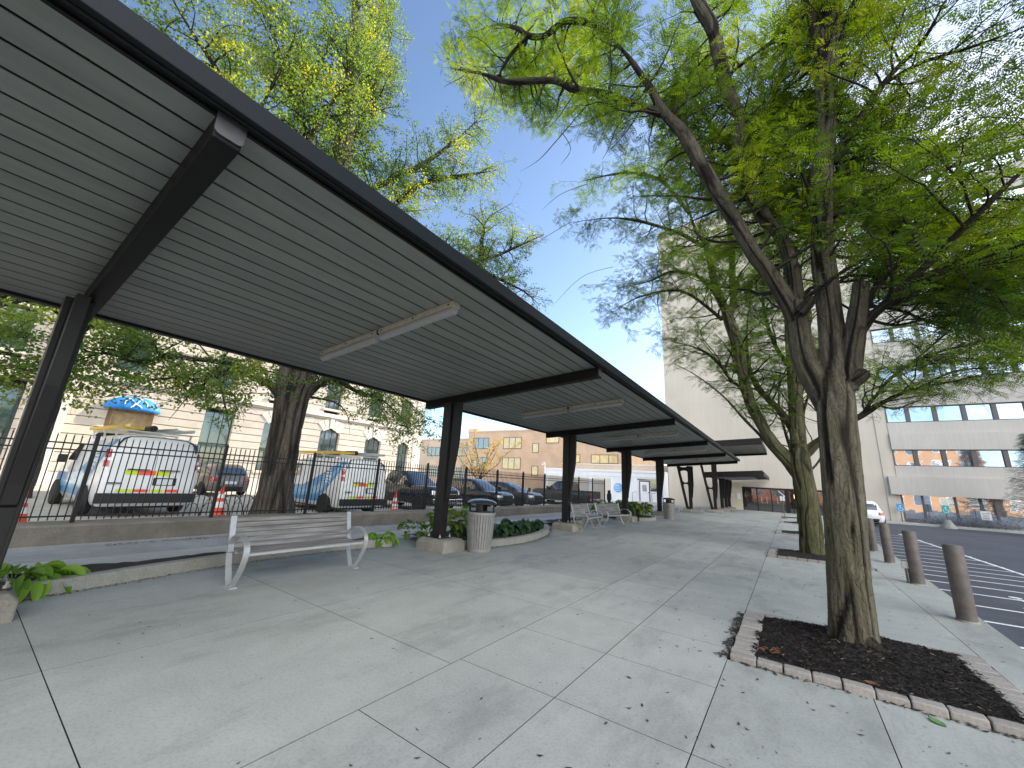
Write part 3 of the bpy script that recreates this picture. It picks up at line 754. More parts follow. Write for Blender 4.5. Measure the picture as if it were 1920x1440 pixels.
# ------------------------------------------------------------------ traffic cones
M_orange = mat('cone_orange', (.75, .085, .03), .5, var=.12, scale=9)
M_white = mat('reflective_white', (.75, .75, .74), .5, var=.08, scale=15)
def cone(x, y, h, label):
    t = thing('traffic_cone', label, 'traffic cone', (x, y, LOTZ(y)), random.uniform(0, 1), 'orange traffic cones inside the fence')
    k = h/.75; b = MB(); b.box(-.19*k, .19*k, -.19*k, .19*k, 0, .03); b.build('base', M_orange, t, bevel=.012)
    R = lambda z: .145*k*(1-z/h)+.025
    b = MB(); b.lathe([(R(z), z) for z in np.linspace(.03, h, 8)]+[(.0, h)], seg=20); b.build('body', M_orange, t, smooth=True)
    for z0, z1 in ((.42*h, .58*h), (.68*h, .80*h)):
        b = MB(); b.lathe([(R(z0)+.003, z0), (R(z1)+.003, z1), (R(z1), z1), (R(z0), z0)], seg=20); b.build('white_band', M_white, t, smooth=True)
def on_lot(px, py, x): r = atx(px, py, x); return r
p = atx(408, 960, -12.3); cone(-12.3, p[1], .9, 'tall orange cone with white bands, left of the thick shade trunk')
p = atx(739, 955, -11.8); cone(-11.8, p[1], .95, 'orange cone between the blue-striped van and the black pickup')
p = atx(38, 955, -12.3); cone(-12.3, p[1], .75, 'orange cone half hidden behind the nearest canopy column')
# grey marker stanchions at the far end of the fence
for k, (px, x) in enumerate([(988, -11.75), (1032, -11.75), (1068, -11.75), (1098, -11.75)]):
    q = atx(px, 945, x)
    t = thing('stanchion', 'thin grey stanchion with dark base '+['by the grille of the parked dark crossover', 'by the nose of the dark grey hatchback', 'beside the column right of the hostas', 'in front of the pickup with the red tail lamp'][k], 'stanchion', (x, q[1], LOTZ(q[1])), 0, 'grey stanchions behind the fence')
    b = MB(); b.lathe([(.022, .04), (.022, 1.15), (.0, 1.16)], seg=10); b.build('pole', M_plate, t, smooth=True)
    b = MB(); b.lathe([(.2, 0), (.2, .05), (.06, .10), (0, .1)], seg=16); b.build('base', M_black, t)
# low ornamental wire hoops at the foot of the shade tree
t = thing('hoop_edging', 'low black wire hoop edging by the foot of the thick shade tree', 'garden edging', (-13.2, 5.0, .10))
b = MB()
for k in range(5):
    y = -.8+.36*k
    b.tube([(0, y+.34*math.cos(a), .62*math.sin(a)) for a in np.linspace(PI, 0, 12)], .010, 5)
    b.tube([(0, y+.18*math.cos(a)-.17, .40*math.sin(a)) for a in np.linspace(PI, 0, 10)], .008, 5)
b.build('hoops', M_black, t)
# ================================================================== vehicles
M_vwhite = mat('white_car_paint', (.74, .75, .76), .3, var=.03, scale=2, coat=.6)
M_vblack = mat('black_car_paint', (.010, .010, .012), .25, var=.2, scale=2, coat=1.)
M_vgrey = mat('dark_grey_car_paint', (.045, .05, .055), .28, .3, var=.1, scale=2, coat=1.)
M_vsilver = mat('silver_car_paint', (.42, .43, .44), .3, .5, var=.06, scale=2, coat=.8)
M_vtaupe = mat('taupe_car_paint', (.20, .18, .165), .3, .4, var=.06, scale=2, coat=.8)
M_cglass = glassmat('car_glass', (.012, .015, .018))
M_rubber = mat('tyre_rubber', (.018, .018, .018), .85, var=.25, scale=20)
M_rim = mat('alloy_rim', (.55, .55, .56), .3, .8, var=.1, scale=12)
M_trim = mat('black_plastic', (.015, .015, .016), .6, var=.2, scale=14)
M_chrome = mat('chrome', (.75, .76, .78), .12, 1., var=.05, scale=5)
M_tail = mat('red_lens', (.38, .012, .015), .2, var=.15, scale=18, coat=1.)
M_lamp = mat('clear_lens', (.65, .67, .70), .15, .2, var=.1, scale=18, coat=1.)
M_plateW = mat('licence_plate', (.62, .66, .68), .5, var=.06, scale=30)
M_stripe = mat('blue_livery', (.045, .26, .56), .3, var=.12, scale=1.2, coat=.6)
M_stripe2 = mat('pale_blue_livery', (.13, .42, .68), .3, var=.1, scale=1.2, coat=.6)
M_hy = mat('reflective_yellow', (.58, .72, .03), .4, var=.08, scale=30)
M_hr = mat('reflective_red', (.85, .10, .06), .4, var=.08, scale=30)
M_ladder = mat('fibreglass_ladder', (.72, .47, .05), .5, var=.12, scale=6)
M_ladalu = mat('aluminium_rack', (.55, .56, .56), .4, .6, var=.1, scale=6)

class Car:
    def __init__(s, name, label, x, y, rz, levels, cat, group=None, z=None):
        z = LOTZ(y) if z is None else z; s.t = thing(name, label, cat, (x, y, z), rz, group); s.lv = levels
    def at(s, z):
        L = s.lv
        if z <= L[0][0]: return L[0][1:]
        for a, b in zip(L, L[1:]):
            if a[0] <= z <= b[0]:
                t = (z-a[0])/(b[0]-a[0]+1e-9); return tuple(p+(q-p)*t for p, q in zip(a[1:], b[1:]))
        return L[-1][1:]
    @staticmethod
    def loop(z, x0, x1, hw, r0, r1, n=5):
        P = []
        for cx, cy, r, a0 in ((x1-r1, hw-r1, r1, 0), (x0+r0, hw-r0, r0, PI/2), (x0+r0, -hw+r0, r0, PI), (x1-r1, -hw+r1, r1, 1.5*PI)):
            for k in range(n): a = a0+PI/2*k/(n-1); P.append((cx+r*math.cos(a), cy+r*math.sin(a), z))
        return P
    def body(s, m, name='body', levels=None):
        b = MB(); b.loft([s.loop(*l) for l in (levels or s.lv)])
        return b.build(name, m, s.t, smooth=True, angle=38)
    def wheel(s, x, R=.36, w=.24, inset=0.0):
        hw = s.at(.5)[2]
        for sd in (-1, 1):
            b = MB(); y = sd*(hw-.02-inset)
            # dark arch on the body side, then tyre and rim
            A = [(x+1.22*R*math.cos(a), R+1.18*R*math.sin(a)) for a in np.linspace(-.35, PI+.35, 18)]
            yy = sd*(s.at(.55)[2]+.006)
            b.poly([(px, yy, max(pz, s.lv[0][0]-.02)) for px, pz in A]); b.build('wheel_arch', M_trim, s.t)
            b = MB(); b.lathe([(R*.62, -w*.5), (R*.93, -w*.5), (R, -w*.36), (R, w*.36), (R*.93, w*.5), (R*.62, w*.5)], (x, y, R), 28, 'y')
            ty = b.build('wheel', M_rubber, s.t, smooth=True)
            b = MB(); q = -sd*w*.42
            b.lathe([(R*.62, q*.2), (R*.62, q*1.05), (R*.55, q*1.05), (R*.53, q*.4), (0, q*.4)], (x, y, R), 28, 'y')
            for k in range(6):
                a = k*PI/3; yb = y-q*.95
                b.bar((x+.1*R*math.cos(a), yb, R+.1*R*math.sin(a)), (x+.57*R*math.cos(a), yb, R+.57*R*math.sin(a)), .055, .02, (0, 1, 0))
            b.lathe([(R*.16, q*.8), (R*.15, q*1.1), (0, q*1.12)], (x, y, R), 12, 'y')
            b.build('rim', M_rim, ty, smooth=True, angle=30)
    def side(s, name, m, sd, top, bot, x0, x1, n=14, k=5, off=.005, lv=None):
        """patch on the body side between two height curves top(x), bot(x)"""
        b = MB(); rows = []
        keep = s.lv
        if lv: s.lv = lv
        for i in range(n+1):
            x = x0+(x1-x0)*i/n; zt, zb = top(x), bot(x)
            rows.append([(x, sd*(s.at(zb+(zt-zb)*j/k)[2]+off), zb+(zt-zb)*j/k) for j in range(k+1)])
        b.loft(rows, False, False, closed=False); s.lv = keep
        return b.build(name, m, s.t)
    def end(s, name, m, front, y0, y1, z0, z1, off=.006, ny=6, nz=4, lv=None, depth=None):
        """patch on the front (+x) or rear face"""
        keep = s.lv
        if lv: s.lv = lv
        b = MB(); rows = []
        for j in range(nz+1):
            z = z0+(z1-z0)*j/nz; xa, xb, hw, r0, r1 = s.at(z); row = []
            for i in range(ny+1):
                y = y0+(y1-y0)*i/ny; r = r1 if front else r0; dy = abs(y)-(hw-r); dx = 0
                if dy > 0: dx = r-math.sqrt(max(0, r*r-dy*dy))
                row.append(((xb-dx+off) if front else (xa+dx-off), y, z))
            rows.append(row)
        b.loft(rows, False, False, closed=False); s.lv = keep
        return b.build(name, m, s.t)
    def box(s, name, m, *a, bevel=.01):
        b = MB(); b.box(*a); return b.build(name, m, s.t, bevel=bevel)
    def mirrors(s, x, z, hw, m=None):
        for sd in (-1, 1):
            b = MB(); b.box(x-.09, x+.05, sd*(hw+.02)-(.0 if sd > 0 else .2), sd*(hw+.02)+(.2 if sd > 0 else .0), z, z+.24)
            b.build('mirror', m or M_trim, s.t, bevel=.03)

VAN = [(.27, -2.72, 2.66, .90, .12, .3), (.38, -2.80, 2.80, .965, .12, .32), (.7, -2.80, 2.84, 1.0, .12, .34), (1.0, -2.79, 2.80, 1.0, .12, .36), (1.12, -2.78, 2.66, 1.0, .12, .36), (1.22, -2.77, 2.1, .99, .12, .36),
       (1.30, -2.76, 1.86, .98, .12, .3), (1.6, -2.72, 1.48, .945, .13, .28), (1.88, -2.66, 1.16, .885, .15, .26), (2.0, -2.61, .98, .82, .18, .26), (2.07, -2.52, .8, .72, .22, .26), (2.10, -2.4, .55, .6, .25, .26)]
def van(label, x, y, rz):
    c = Car('work_van', label, x, y, rz, VAN, 'van', 'white utility vans with roof racks parked inside the fence'); c.body(M_vwhite)
    c.wheel(1.75, .37); c.wheel(-1.72, .37)
    c.box('rear_bumper', M_trim, -2.95, -2.74, -1.0, 1.0, .36, .60); c.box('front_bumper', M_trim, 2.62, 2.92, -.95, .95, .34, .58)
    c.box('chassis', M_trim, -2.5, 2.4, -.75, .75, .2, .3)
    # rear doors: centre seam, hinges, handle, dark rubber frame round the top
    c.end('door_seam', M_trim, False, -.006, .006, .62, 1.98, .008); 
    for sd in (-1, 1):
        c.end('tail_lamp', M_tail, False, sd*.90, sd*.995, 1.24, 1.68, .010); c.end('reverse_lamp', M_lamp, False, sd*.905, sd*.995, 1.40, 1.47, .014)
        b = MB(); P = [(-.02+c.at(z)[0]-.012+(.05 if z > 1.97 else .0), sd*yy, z) for yy, z in ((.84, 1.7), (.815, 1.84), (.74, 1.97), (.60, 2.03), (.30, 2.055), (0, 2.06))]
        b.tube(P, .022, 6); b.build('door_frame', M_trim, c.t)
    for ya, yb, zz in ((-.55, -.1, 1.2), (.1, .55, 1.2), (.58, .86, .85)): b = MB(); b.bar((-2.82, ya, zz), (-2.82, yb, zz), .02, .025); b.build('door_handle', M_trim, c.t)
    for y0, y1, m in ((-.56, -.30, M_hy), (-.30, .04, M_hr), (.04, .34, M_hy)): c.end('reflective_tape', m, False, -y1, -y0, 1.06, 1.18, .009)
    for y0, y1, m in ((-.60, -.32, M_hr), (-.27, -.03, M_hy), (.03, .32, M_hr), (.32, .66, M_hy)): c.end('reflective_tape', m, False, y0, y1, .63, .70, .009)
    c.end('plate_recess', M_trim, False, -.52, -.02, .80, 1.0, .012); c.end('licence_plate', M_plateW, False, -.44, -.10, .82, .97, .018)
    for sd in (-1, 1):
        c.end('headlight', M_lamp, True, sd*.62, sd*.93, .78, .98, .01)
        c.side('side_window', M_cglass, sd, lambda x: min(1.84, 1.86-(x-1.0)*.7), lambda x: 1.34, .45, 1.62)
        c.side('door_seam', M_trim, sd, lambda x: 1.9, lambda x: .5, .36, .372, n=1, off=.007)
    c.end('grille', M_trim, True, -.55, .55, .66, .98, .01)
    b = MB(); 
    for z0, z1, off in ((1.34, 1.90, .008),):
        rows = []
        for j in range(6):
            z = z0+(z1-z0)*j/5; xa, xb, hw, r0, r1 = c.at(z); rows.append([(xb+off+.003-(.06*(abs(u))**3), u*(hw-.14), z) for u in np.linspace(-1, 1, 9)])
        b.loft(rows, False, False, closed=False)
    b.build('windscreen', M_cglass, c.t)
    c.mirrors(1.55, 1.26, 1.0)
    # roof rack with ladders
    b = MB()
    for xx in (-2.1, -.9, .3):
        b = MB(); b.bar((xx, -.86, 2.22), (xx, .86, 2.22), .05, .04)
        for sd in (-1, 1): b.bar((xx, sd*.8, 2.0), (xx, sd*.82, 2.22), .04, .04)
        b.build('rack_bar', M_ladalu, c.t)
    def ladder(y, z, m, x0, x1, nm):
        b = MB()
        for sd in (-.2, .2): b.bar((x0, y+sd, z), (x1, y+sd, z+.03), .035, .085)
        for k in range(int((x1-x0)/.3)): b.bar((x0+.2+.3*k, y-.2, z), (x0+.2+.3*k, y+.2, z), .03, .03)
        return b.build(nm, m, c.t)
    ladder(.52, 2.31, M_ladder, -2.2, 1.6, 'ladder'); ladder(-.42, 2.31, M_ladalu, -2.9, 1.2, 'ladder')
    b = MB(); b.lathe([(.09, -1.1), (.09, 1.1)], (-.8, .03, 2.34), 14, 'x'); b.build('conduit_tube', M_trim, c.t, smooth=True)
    # blue sweep and round striped emblem on the left flank (visible side)
    for sd in (1, -1):
        swt = lambda x: min(1.96, .98+.98*max(0, min(1, (.15-x)/2.45))**1.25)
        swb = lambda x: max(.42, min(swt(x)-.02, .42+1.5*max(0, (-x-1.15)/1.55)**1.3)) if x < -1.15 else .42
        c.side('blue_sweep', M_stripe, sd, swt, swb, 2.25, -2.66, n=30, off=.006)
        c.side('pale_sweep', M_stripe2, sd, lambda x: swb(x)+.62*(swt(x)-swb(x)), lambda x: swb(x)+.28*(swt(x)-swb(x)), 2.2, -2.55, n=30, off=.009)
        b = MB(); cx, cz, R = -1.72, 1.36, .30
        for k in range(6):
            zz = -R+.05+2*R*(k+.25)/6.2; w = math.sqrt(max(0, R*R-zz*zz)); rows = []
            for u in np.linspace(-1, 1, 9):
                xx = cx+u*w; dz = .028*math.cos(u*1.4); zc = cz+zz+.05*(1-u*u)*(1 if zz < 0 else -.3)
                rows.append([(xx, sd*(c.at(zc-dz)[2]+.013), zc-dz), (xx, sd*(c.at(zc+dz)[2]+.013), zc+dz)])
            b.loft(rows, False, False, closed=False)
        b.build('round_emblem', M_vwhite, c.t)
    return c
van('white work van nearest the camera, rear doors with yellow and red tape', -16.8, 3.16, PI+.03)
van('white work van with blue side stripe, half behind the thick shade trunk', -16.3, 9.5, PI)

def crossover(name, label, x, y, rz, paint, cat, group=None, h=1.66, L=2.35, z=None, tail=True):
    lv = [(.24, -L+.12, L-.15, .82, .2, .35), (.36, -L+.02, L-.02, .90, .2, .42), (.62, -L, L, .935, .22, .45), (.82, -L+.02, L-.05, .93, .22, .5), (.94, -L+.06, L-.22, .905, .22, .5), (1.0, -L+.1, L-.8, .88, .22, .45), (1.03, -L+.14, L-1.2, .86, .22, .4)]
    gh = [(1.0, -L+.12, L-1.12, .84, .18, .3), (1.2, -L+.22, L-1.45, .79, .18, .3), (h-.18, -L+.42, L-1.95, .70, .2, .3), (h-.04, -L+.62, L-2.25, .62, .25, .35), (h, -L+.85, L-2.55, .5, .3, .35)]
    c = Car(name, label, x, y, rz, lv, cat, group, z); c.body(paint); c.body(paint, 'cabin', gh)
    c.wheel(L-.92, .345, .22); c.wheel(-L+.92, .345, .22)
    for sd in (-1, 1):
        for a, d in ((-L+.62, -.62), (-.54, .42)):
            c.side('side_window', M_cglass, sd, lambda x: h-.17-(max(0, x-.05)*.62), lambda x: 1.07, a, d, lv=gh, off=.006)
        c.end('headlight', M_lamp, True, sd*.52, sd*.86, .70, .82, .012); c.end('tail_lamp', M_tail, False, sd*.62, sd*.90, .74, .94, .01)
        c.side('sill', M_trim, sd, lambda x: .40, lambda x: .26, -L+.5, L-.5, off=.006)
    b = MB(); rows = []
    for j in range(6):
        zz = 1.04+(h-.16-1.04)*j/5; keep = c.lv; c.lv = gh; xa, xb, hw, r0, r1 = c.at(zz); c.lv = keep
        rows.append([(xb+.006-.10*abs(u)**3, u*(hw-.08), zz) for u in np.linspace(-1, 1, 9)])
    b.loft(rows, False, False, closed=False); b.build('windscreen', M_cglass, c.t)
    c.end('rear_window', M_cglass, False, -.62, .62, 1.06, h-.2, .008, lv=gh)
    c.end('grille', M_trim, True, -.44, .44, .52, .78, .012); c.end('grille_surround', M_chrome, True, -.47, .47, .75, .79, .016); c.end('grille_surround', M_chrome, True, -.40, .40, .50, .53, .016)
    c.end('bumper_trim', M_trim, True, -.8, .8, .26, .42, .012); c.end('bumper_trim', M_trim, False, -.85, .85, .26, .50, .012)
    c.end('licence_plate', M_plateW, False, -.26, .26, .62, .76, .014)
    c.mirrors(L-1.35, 1.02, .86, paint)
    return c
crossover('parked_suv', 'black crossover nose to the fence, chrome ringed grille', -15.7, 18.95, 0, M_vblack, 'car', 'cars parked nose to the fence')
crossover('parked_suv', 'dark grey hatchback nose to the fence, right of the black crossover', -15.7, 22.4, 0, M_vgrey, 'car', 'cars parked nose to the fence', h=1.56)
crossover('parked_suv', 'small taupe and silver crossover parked by the stone building', -25.6, 8.55, PI, M_vtaupe, 'car', h=1.62, L=2.1)
crossover('parked_suv', 'white crossover seen from behind, under the concrete tower', 4.25, 39.2, PI/2, M_vwhite, 'car', h=1.66, L=2.3, z=-.14)

def pickup(name, label, x, y, rz, paint, L=2.85, h=1.88):
    lv = [(.34, -L+.1, L-.1, .86, .12, .3), (.45, -L, L, .95, .12, .35), (.75, -L, L+.02, .985, .12, .35), (1.02, -L, L-.02, .985, .12, .4), (1.10, -L+.01, L-.12, .96, .12, .4)]
    hood = [(1.09, .9, L-.12, .93, .1, .4), (1.17, .9, L-.22, .88, .1, .4), (1.20, .9, L-.5, .8, .1, .3)]
    gh = [(1.08, -1.0, 1.42, .95, .1, .25), (1.25, -.98, 1.2, .90, .1, .25), (h-.2, -.9, .62, .77, .12, .25), (h-.05, -.82, .42, .70, .18, .25), (h, -.65, .15, .6, .2, .25)]
    c = Car(name, label, x, y, rz, lv, 'pickup'); c.body(paint); c.body(paint, 'hood', hood); c.body(paint, 'cab', gh)
    c.wheel(L-.95, .40, .27); c.wheel(-L+1.15, .40, .27)
    for sd in (-1, 1):
        for a, d in ((-.78, .02), (.12, .98)): c.side('side_window', M_cglass, sd, lambda x: h-.18-max(0, x-.45)*.75, lambda x: 1.2, a, d, lv=gh, off=.007)
        b = MB(); b.box(-L+.02, -1.04, sd*.93-.045, sd*.93+.045, 1.09, 1.2); b.build('bed_rail', paint, c.t, bevel=.02)
        c.end('headlight', M_lamp, True, sd*.60, sd*.93, .84, 1.02, .012); c.end('tail_lamp', M_tail, False, sd*.80, sd*.98, .74, 1.04, .012)
        c.side('step', M_chrome, sd, lambda x: .40, lambda x: .34, -.9, 1.2, off=.05)
    c.box('tailgate', paint, -L-.01, -L+.06, -.88, .88, .7, 1.2, bevel=.015)
    c.box('rear_bumper', M_chrome, -L-.14, -L+.02, -.96, .96, .46, .66, bevel=.03); c.box('front_bumper', M_chrome, L-.12, L+.10, -.95, .95, .46, .66, bevel=.04)
    c.end('grille', M_trim, True, -.56, .56, .70, 1.04, .012); c.end('grille_bar', M_chrome, True, -.56, .56, .85, .89, .02)
    c.end('licence_plate', M_plateW, False, -.2, .2, .50, .62, .155)
    b = MB(); rows = []
    for j in range(6):
        zz = 1.2+(h-.18-1.2)*j/5; keep = c.lv; c.lv = gh; xa, xb, hw, r0, r1 = c.at(zz); c.lv = keep
        rows.append([(xb+.006-.09*abs(u)**3, u*(hw-.08), zz) for u in np.linspace(-1, 1, 9)])
    b.loft(rows, False, False, closed=False); b.build('windscreen', M_cglass, c.t)
    c.end('rear_window', M_cglass, False, -.6, .6, 1.24, h-.2, .008, lv=gh)
    c.mirrors(1.0, 1.18, .95)
    return c
pickup('pickup_truck', 'black pickup parked nose to the fence right of the striped van', -16.25, 14.05, 0, M_vblack)
pickup('pickup_truck', 'dark pickup side on with red tail lamp, behind the fence end', -14.9, 29.0, PI, M_vgrey, L=2.7)
# ================================================================== buildings
M_stone = mat('limestone', (.62, .55, .47), .85, var=.08, scale=1.3, bump=.1, bscale=30, tint=True)
M_stoneT = mat('limestone_trim', (.68, .63, .56), .85, var=.07, scale=1.3)
M_stgroove = mat('limestone_joint', (.22, .18, .15), .9)
M_bglass = glassmat('old_window_glass', (.05, .085, .085), .05, .03)
M_bframe = mat('dark_green_window_frame', (.03, .045, .045), .5)
M_door = mat('ochre_door_wood', (.46, .34, .19), .6, var=.2, scale=5)
M_awn = mat('blue_awning', (.015, .22, .66), .6, var=.1, scale=4)
M_dark = mat('dark_opening', (.02, .018, .017), .7)

# ---- limestone building on the far side of the car park (facade in the plane X = -29)
SX = -29.0; SY0, SY1 = -14.0, 25.7; SH = 13.6
lime = thing('stone_building', 'pale limestone building with grooved courses, arched windows and a blue awning', 'building', (SX, 5, 0))
def LB(b, name, m, **k): return b.build(name, m, lime, loc=(-SX, -5, 0), **k)
def yz(px, py): p = atx(px, py, SX); return p[1], p[2]
# openings: (y0, y1, z0, z1, arched)
ops = []
ops += [(-1.9, 1.3, .9, 4.55, False), (-7.4, -4.2, .9, 4.55, False), (-12, -9, .9, 4.55, False)]
ops += [(4.2, 6.05, .10, 4.2, False)]                            # door
ops += [(8.35, 9.95, 1.3, 4.75, False)]
ops += [(11.75, 13.35, 1.3, 4.75, True), (15.75, 17.35, 1.3, 4.75, True), (19.75, 21.3, 1.3, 4.55, True), (23.2, 24.4, 1.3, 4.5, True)]
ops += [(y-.65, y+.65, 6.25, 8.3, False) for y in (-8, -4, 0.2, 4.6, 9.0, 12.4, 16.4, 20.3, 23.7)]
ops += [(y-.65, y+.65, 9.9, 11.9, False) for y in (-8, -4, 0.2, 4.6, 9.0, 12.4, 16.4, 20.3, 23.7)]
b = MB(); b.box(SX-14, SX-.45, SY0, SY1, -.13, SH); LB(b, 'core', M_dark)
b = MB()
zs = [-.13]; 
while zs[-1] < 5.6: zs.append(zs[-1]+.46)
nr = len(zs)-1
while zs[-1] < SH: zs.append(zs[-1]+.50)
zs[-1] = SH
for i, (z0, z1) in enumerate(zip(zs, zs[1:])):
    iv = sorted([(o[0], o[1]) for o in ops if o[2] < z1-.02 and o[3] > z0+.02])
    cur = SY0
    for a, c in iv+[(SY1, SY1)]:
        if a > cur+.02:
            n = max(1, round((a-cur)/2.6))
            for k in range(n):
                y0 = cur+(a-cur)*k/n; y1 = cur+(a-cur)*(k+1)/n; b.tint = random.uniform(.55, 1)
                b.box(SX-.42, SX, y0+.004, y1-.004, z0+.02, z1-.02)
        cur = max(cur, c)
LB(b, 'facade_courses', M_stone, bevel=.012)
b = MB()
for z0, z1 in zip(zs, zs[1:]):
    iv = sorted([(o[0], o[1]) for o in ops if o[2] < z1-.02 and o[3] > z0+.02]); cur = SY0
    for a, c in iv+[(SY1, SY1)]:
        if a > cur+.02: b.box(SX-.43, SX-.05, cur+.01, a-.01, z0-.021, z0+.021)
        cur = max(cur, c)
LB(b, 'joints', M_stgroove)
b = MB(); b.box(SX-14, SX-.0, SY1, SY1+.12, -.13, SH); b.box(SX-.35, SX+.05, SY1-.75, SY1+.16, -.13, SH); LB(b, 'corner_pier', M_stoneT, bevel=.02)
b = MB(); b.box(SX-.3, SX+.14, SY0, SY1+.2, 5.55, 5.85); b.box(SX-.3, SX+.5, SY0, SY1+.5, SH, SH+.25); b.box(SX-.3, SX+.8, SY0, SY1+.7, SH+.25, SH+.55); b.box(SX-.3, SX+.25, SY0, SY1+.3, SH-.45, SH)
b.box(SX-.3, SX+.12, SY0, 3.5, .1, .75); b.box(SX-.3, SX+.12, 6.2, SY1, -.13, .75)
for yy in np.arange(SY0+.3, SY1, .55): b.box(SX+.0, SX+.42, yy, yy+.25, SH-.22, SH-.01)
LB(b, 'cornice', M_stoneT, bevel=.02)
b = MB(); b.box(SX-.1, SX+.16, 1.45, 2.8, .1, SH-.5); LB(b, 'pilaster', M_stoneT, bevel=.03)
for (y0, y1, z0, z1, ar) in ops:
    if z0 < .2: continue
    w = y1-y0; cy = (y0+y1)/2
    f = MB(); x = SX-.30; t = .06
    f.box(x, x+.07, y0, y0+t, z0, z1); f.box(x, x+.07, y1-t, y1, z0, z1); f.box(x, x+.07, y0+t, y1-t, z0, z0+t); f.box(x, x+.07, y0+t, y1-t, z1-t, z1)
    nm = 2 if w > 2 else 1
    for k in range(1, nm+2):
        yy = y0+w*k/(nm+2)
        if k in (1, nm+1) or nm > 1: f.box(x+.005, x+.05, yy-.02, yy+.02, z0+t, z1-t)
    f.box(x+.008, x+.055, y0+t, y1-t, z0+(z1-z0)*.42, z0+(z1-z0)*.42+.06)
    fo = LB(f, 'window', M_bframe)
    g = MB(); g.box(x+.01, x+.022, y0+t, y1-t, z0+t, z1-t); o = g.build('pane', M_bglass, fo)
    s = MB(); s.box(SX-.3, SX+.08, y0-.12, y1+.12, z0-.16, z0-.002); s.build('sill', M_stoneT, fo)
    if ar:      # arched head: spandrel stones that round off the opening, and a fan of voussoirs with a keystone
        s = MB(); n = 10; rise = .34
        arc = [(y0+w*k/n, z1-rise*(2*k/n-1)**2) for k in range(n+1)]
        for (ya, za), (yb, zb) in zip(arc, arc[1:]): s.hexa([(SX-.22, ya, za), (SX-.004, ya, za), (SX-.004, yb, zb), (SX-.22, yb, zb), (SX-.22, ya, z1), (SX-.004, ya, z1), (SX-.004, yb, z1), (SX-.22, yb, z1)])
        for k in range(-2, 3):
            a = k*.33; hy = .11
            p0 = np.array([cy+w*.42*math.sin(a)*1.1, z1-.02-.1*abs(k)]); p1 = p0+np.array([math.sin(a), math.cos(a)])*(.95 if k == 0 else .8)
            nn = np.array([math.cos(a), -math.sin(a)]); h0, h1 = .13, .2; xo = SX+(.07 if k == 0 else .035)
            Q = [p0-nn*h0, p0+nn*h0, p1+nn*h1, p1-nn*h1]
            s.loft([[(SX-.05, *q) for q in Q], [(xo, *q) for q in Q]])
        s.build('arch_stones', M_stoneT, fo, bevel=.012)
# door, carved panel above and quarter-dome awning
b = MB(); b.box(SX-.34, SX-.28, 4.2, 6.05, .1, 2.85); d = LB(b, 'door', M_dark)
b = MB(); b.box(SX-.34, SX-.22, 4.2, 6.05, 2.97, 4.2); b.box(SX-.3, SX+.04, 4.15, 6.1, 2.87, 2.97); b.box(SX-.3, SX-.16, 4.4, 5.85, 3.2, 3.27); b.box(SX-.3, SX-.16, 4.4, 5.85, 3.95, 4.02)
b.box(SX-.3, SX-.16, 4.4, 4.46, 3.27, 3.95); b.box(SX-.3, SX-.16, 5.79, 5.85, 3.27, 3.95); b.box(SX-.3, SX-.02, 4.06, 4.2, .1, 4.3); b.box(SX-.3, SX-.02, 6.05, 6.19, .1, 4.3); LB(b, 'door_panel', M_door)
AY, AW, AZ, AHt, AD = 5.12, 1.16, 4.12, .78, .42
b = MB(); rows = []
for i in range(9):
    ph = (PI/2)*i/8; r = math.cos(ph); zz = AZ+AHt*math.sin(ph)
    rows.append([(SX+.02+AD*r*math.sin(th), AY-AW*r*math.cos(th)*1.0, zz) for th in np.linspace(0, PI, 17)])
b.loft(rows, False, False, closed=False); aw = LB(b, 'awning', M_awn, smooth=True, angle=60)
md = aw.modifiers.new('s', 'SOLIDIFY'); md.thickness = .02
# white emblem on the awning: an arc of strokes round two crossed tools
def aws(u, v, off=.02):
    """u: -1..1 along the awning, v: 0..1 up it"""
    ph = PI/2*v; th = PI/2-u*.9; r = math.cos(ph)
    return np.array([SX+.02+(AD+off)*r*math.sin(th), AY-(AW+off)*r*math.cos(th), AZ+(AHt+off)*math.sin(ph)])
b = MB()
def stroke(P, w=.02): b.tube([aws(*p) for p in P], w, 5)
stroke([(-.28, .62), (-.05, .35), (.12, .16)], .028); stroke([(.30, .55), (.08, .32), (-.20, .18)], .028)
stroke([(-.34, .55), (-.22, .70)], .03); stroke([(.24, .62), (.36, .50)], .03); stroke([(-.26, .13), (-.14, .24)], .03); stroke([(.06, .24), (.18, .10)], .03)
stroke([(.45, .22), (.50, .34), (.48, .48), (.42, .58)], .022); stroke([(-.50, .22), (-.53, .36), (-.48, .50)], .022); stroke([(-.2, .76), (0, .80), (.2, .76)], .022)
b.build('emblem', M_vwhite, aw)

# ---- tan brick block behind the car park
M_tan = brickmat('tan_brick', (.60, .41, .28), (.55, .37, .245), (.55, .44, .34))
M_tan2 = brickmat('tan_brick_light', (.66, .50, .36), (.60, .45, .32), (.56, .46, .37))
M_tglass = glassmat('gold_reflection_glass', (.52, .38, .15), .25, .05)  # golden reflection painted into the pane colour
M_bluegl = glassmat('blue_window_glass', (.10, .13, .17), .05, .03)
M_tframe = mat('bronze_window_frame', (.06, .045, .035), .5)
TY = 49.0
tan = thing('brick_building', 'long tan brick building behind the parked cars', 'building', (-35, TY, 0))
def TB(b, name, m, **k): return b.build(name, m, tan, loc=(35, -TY, 0), **k)
b = MB(); b.box(-43.4, -16, TY, TY+16, -.1, 9.0); TB(b, 'main_block', M_tan)
b = MB(); b.box(-75, -43.4, TY+2, TY+16, -.1, 8.1); TB(b, 'wing', M_tan2)
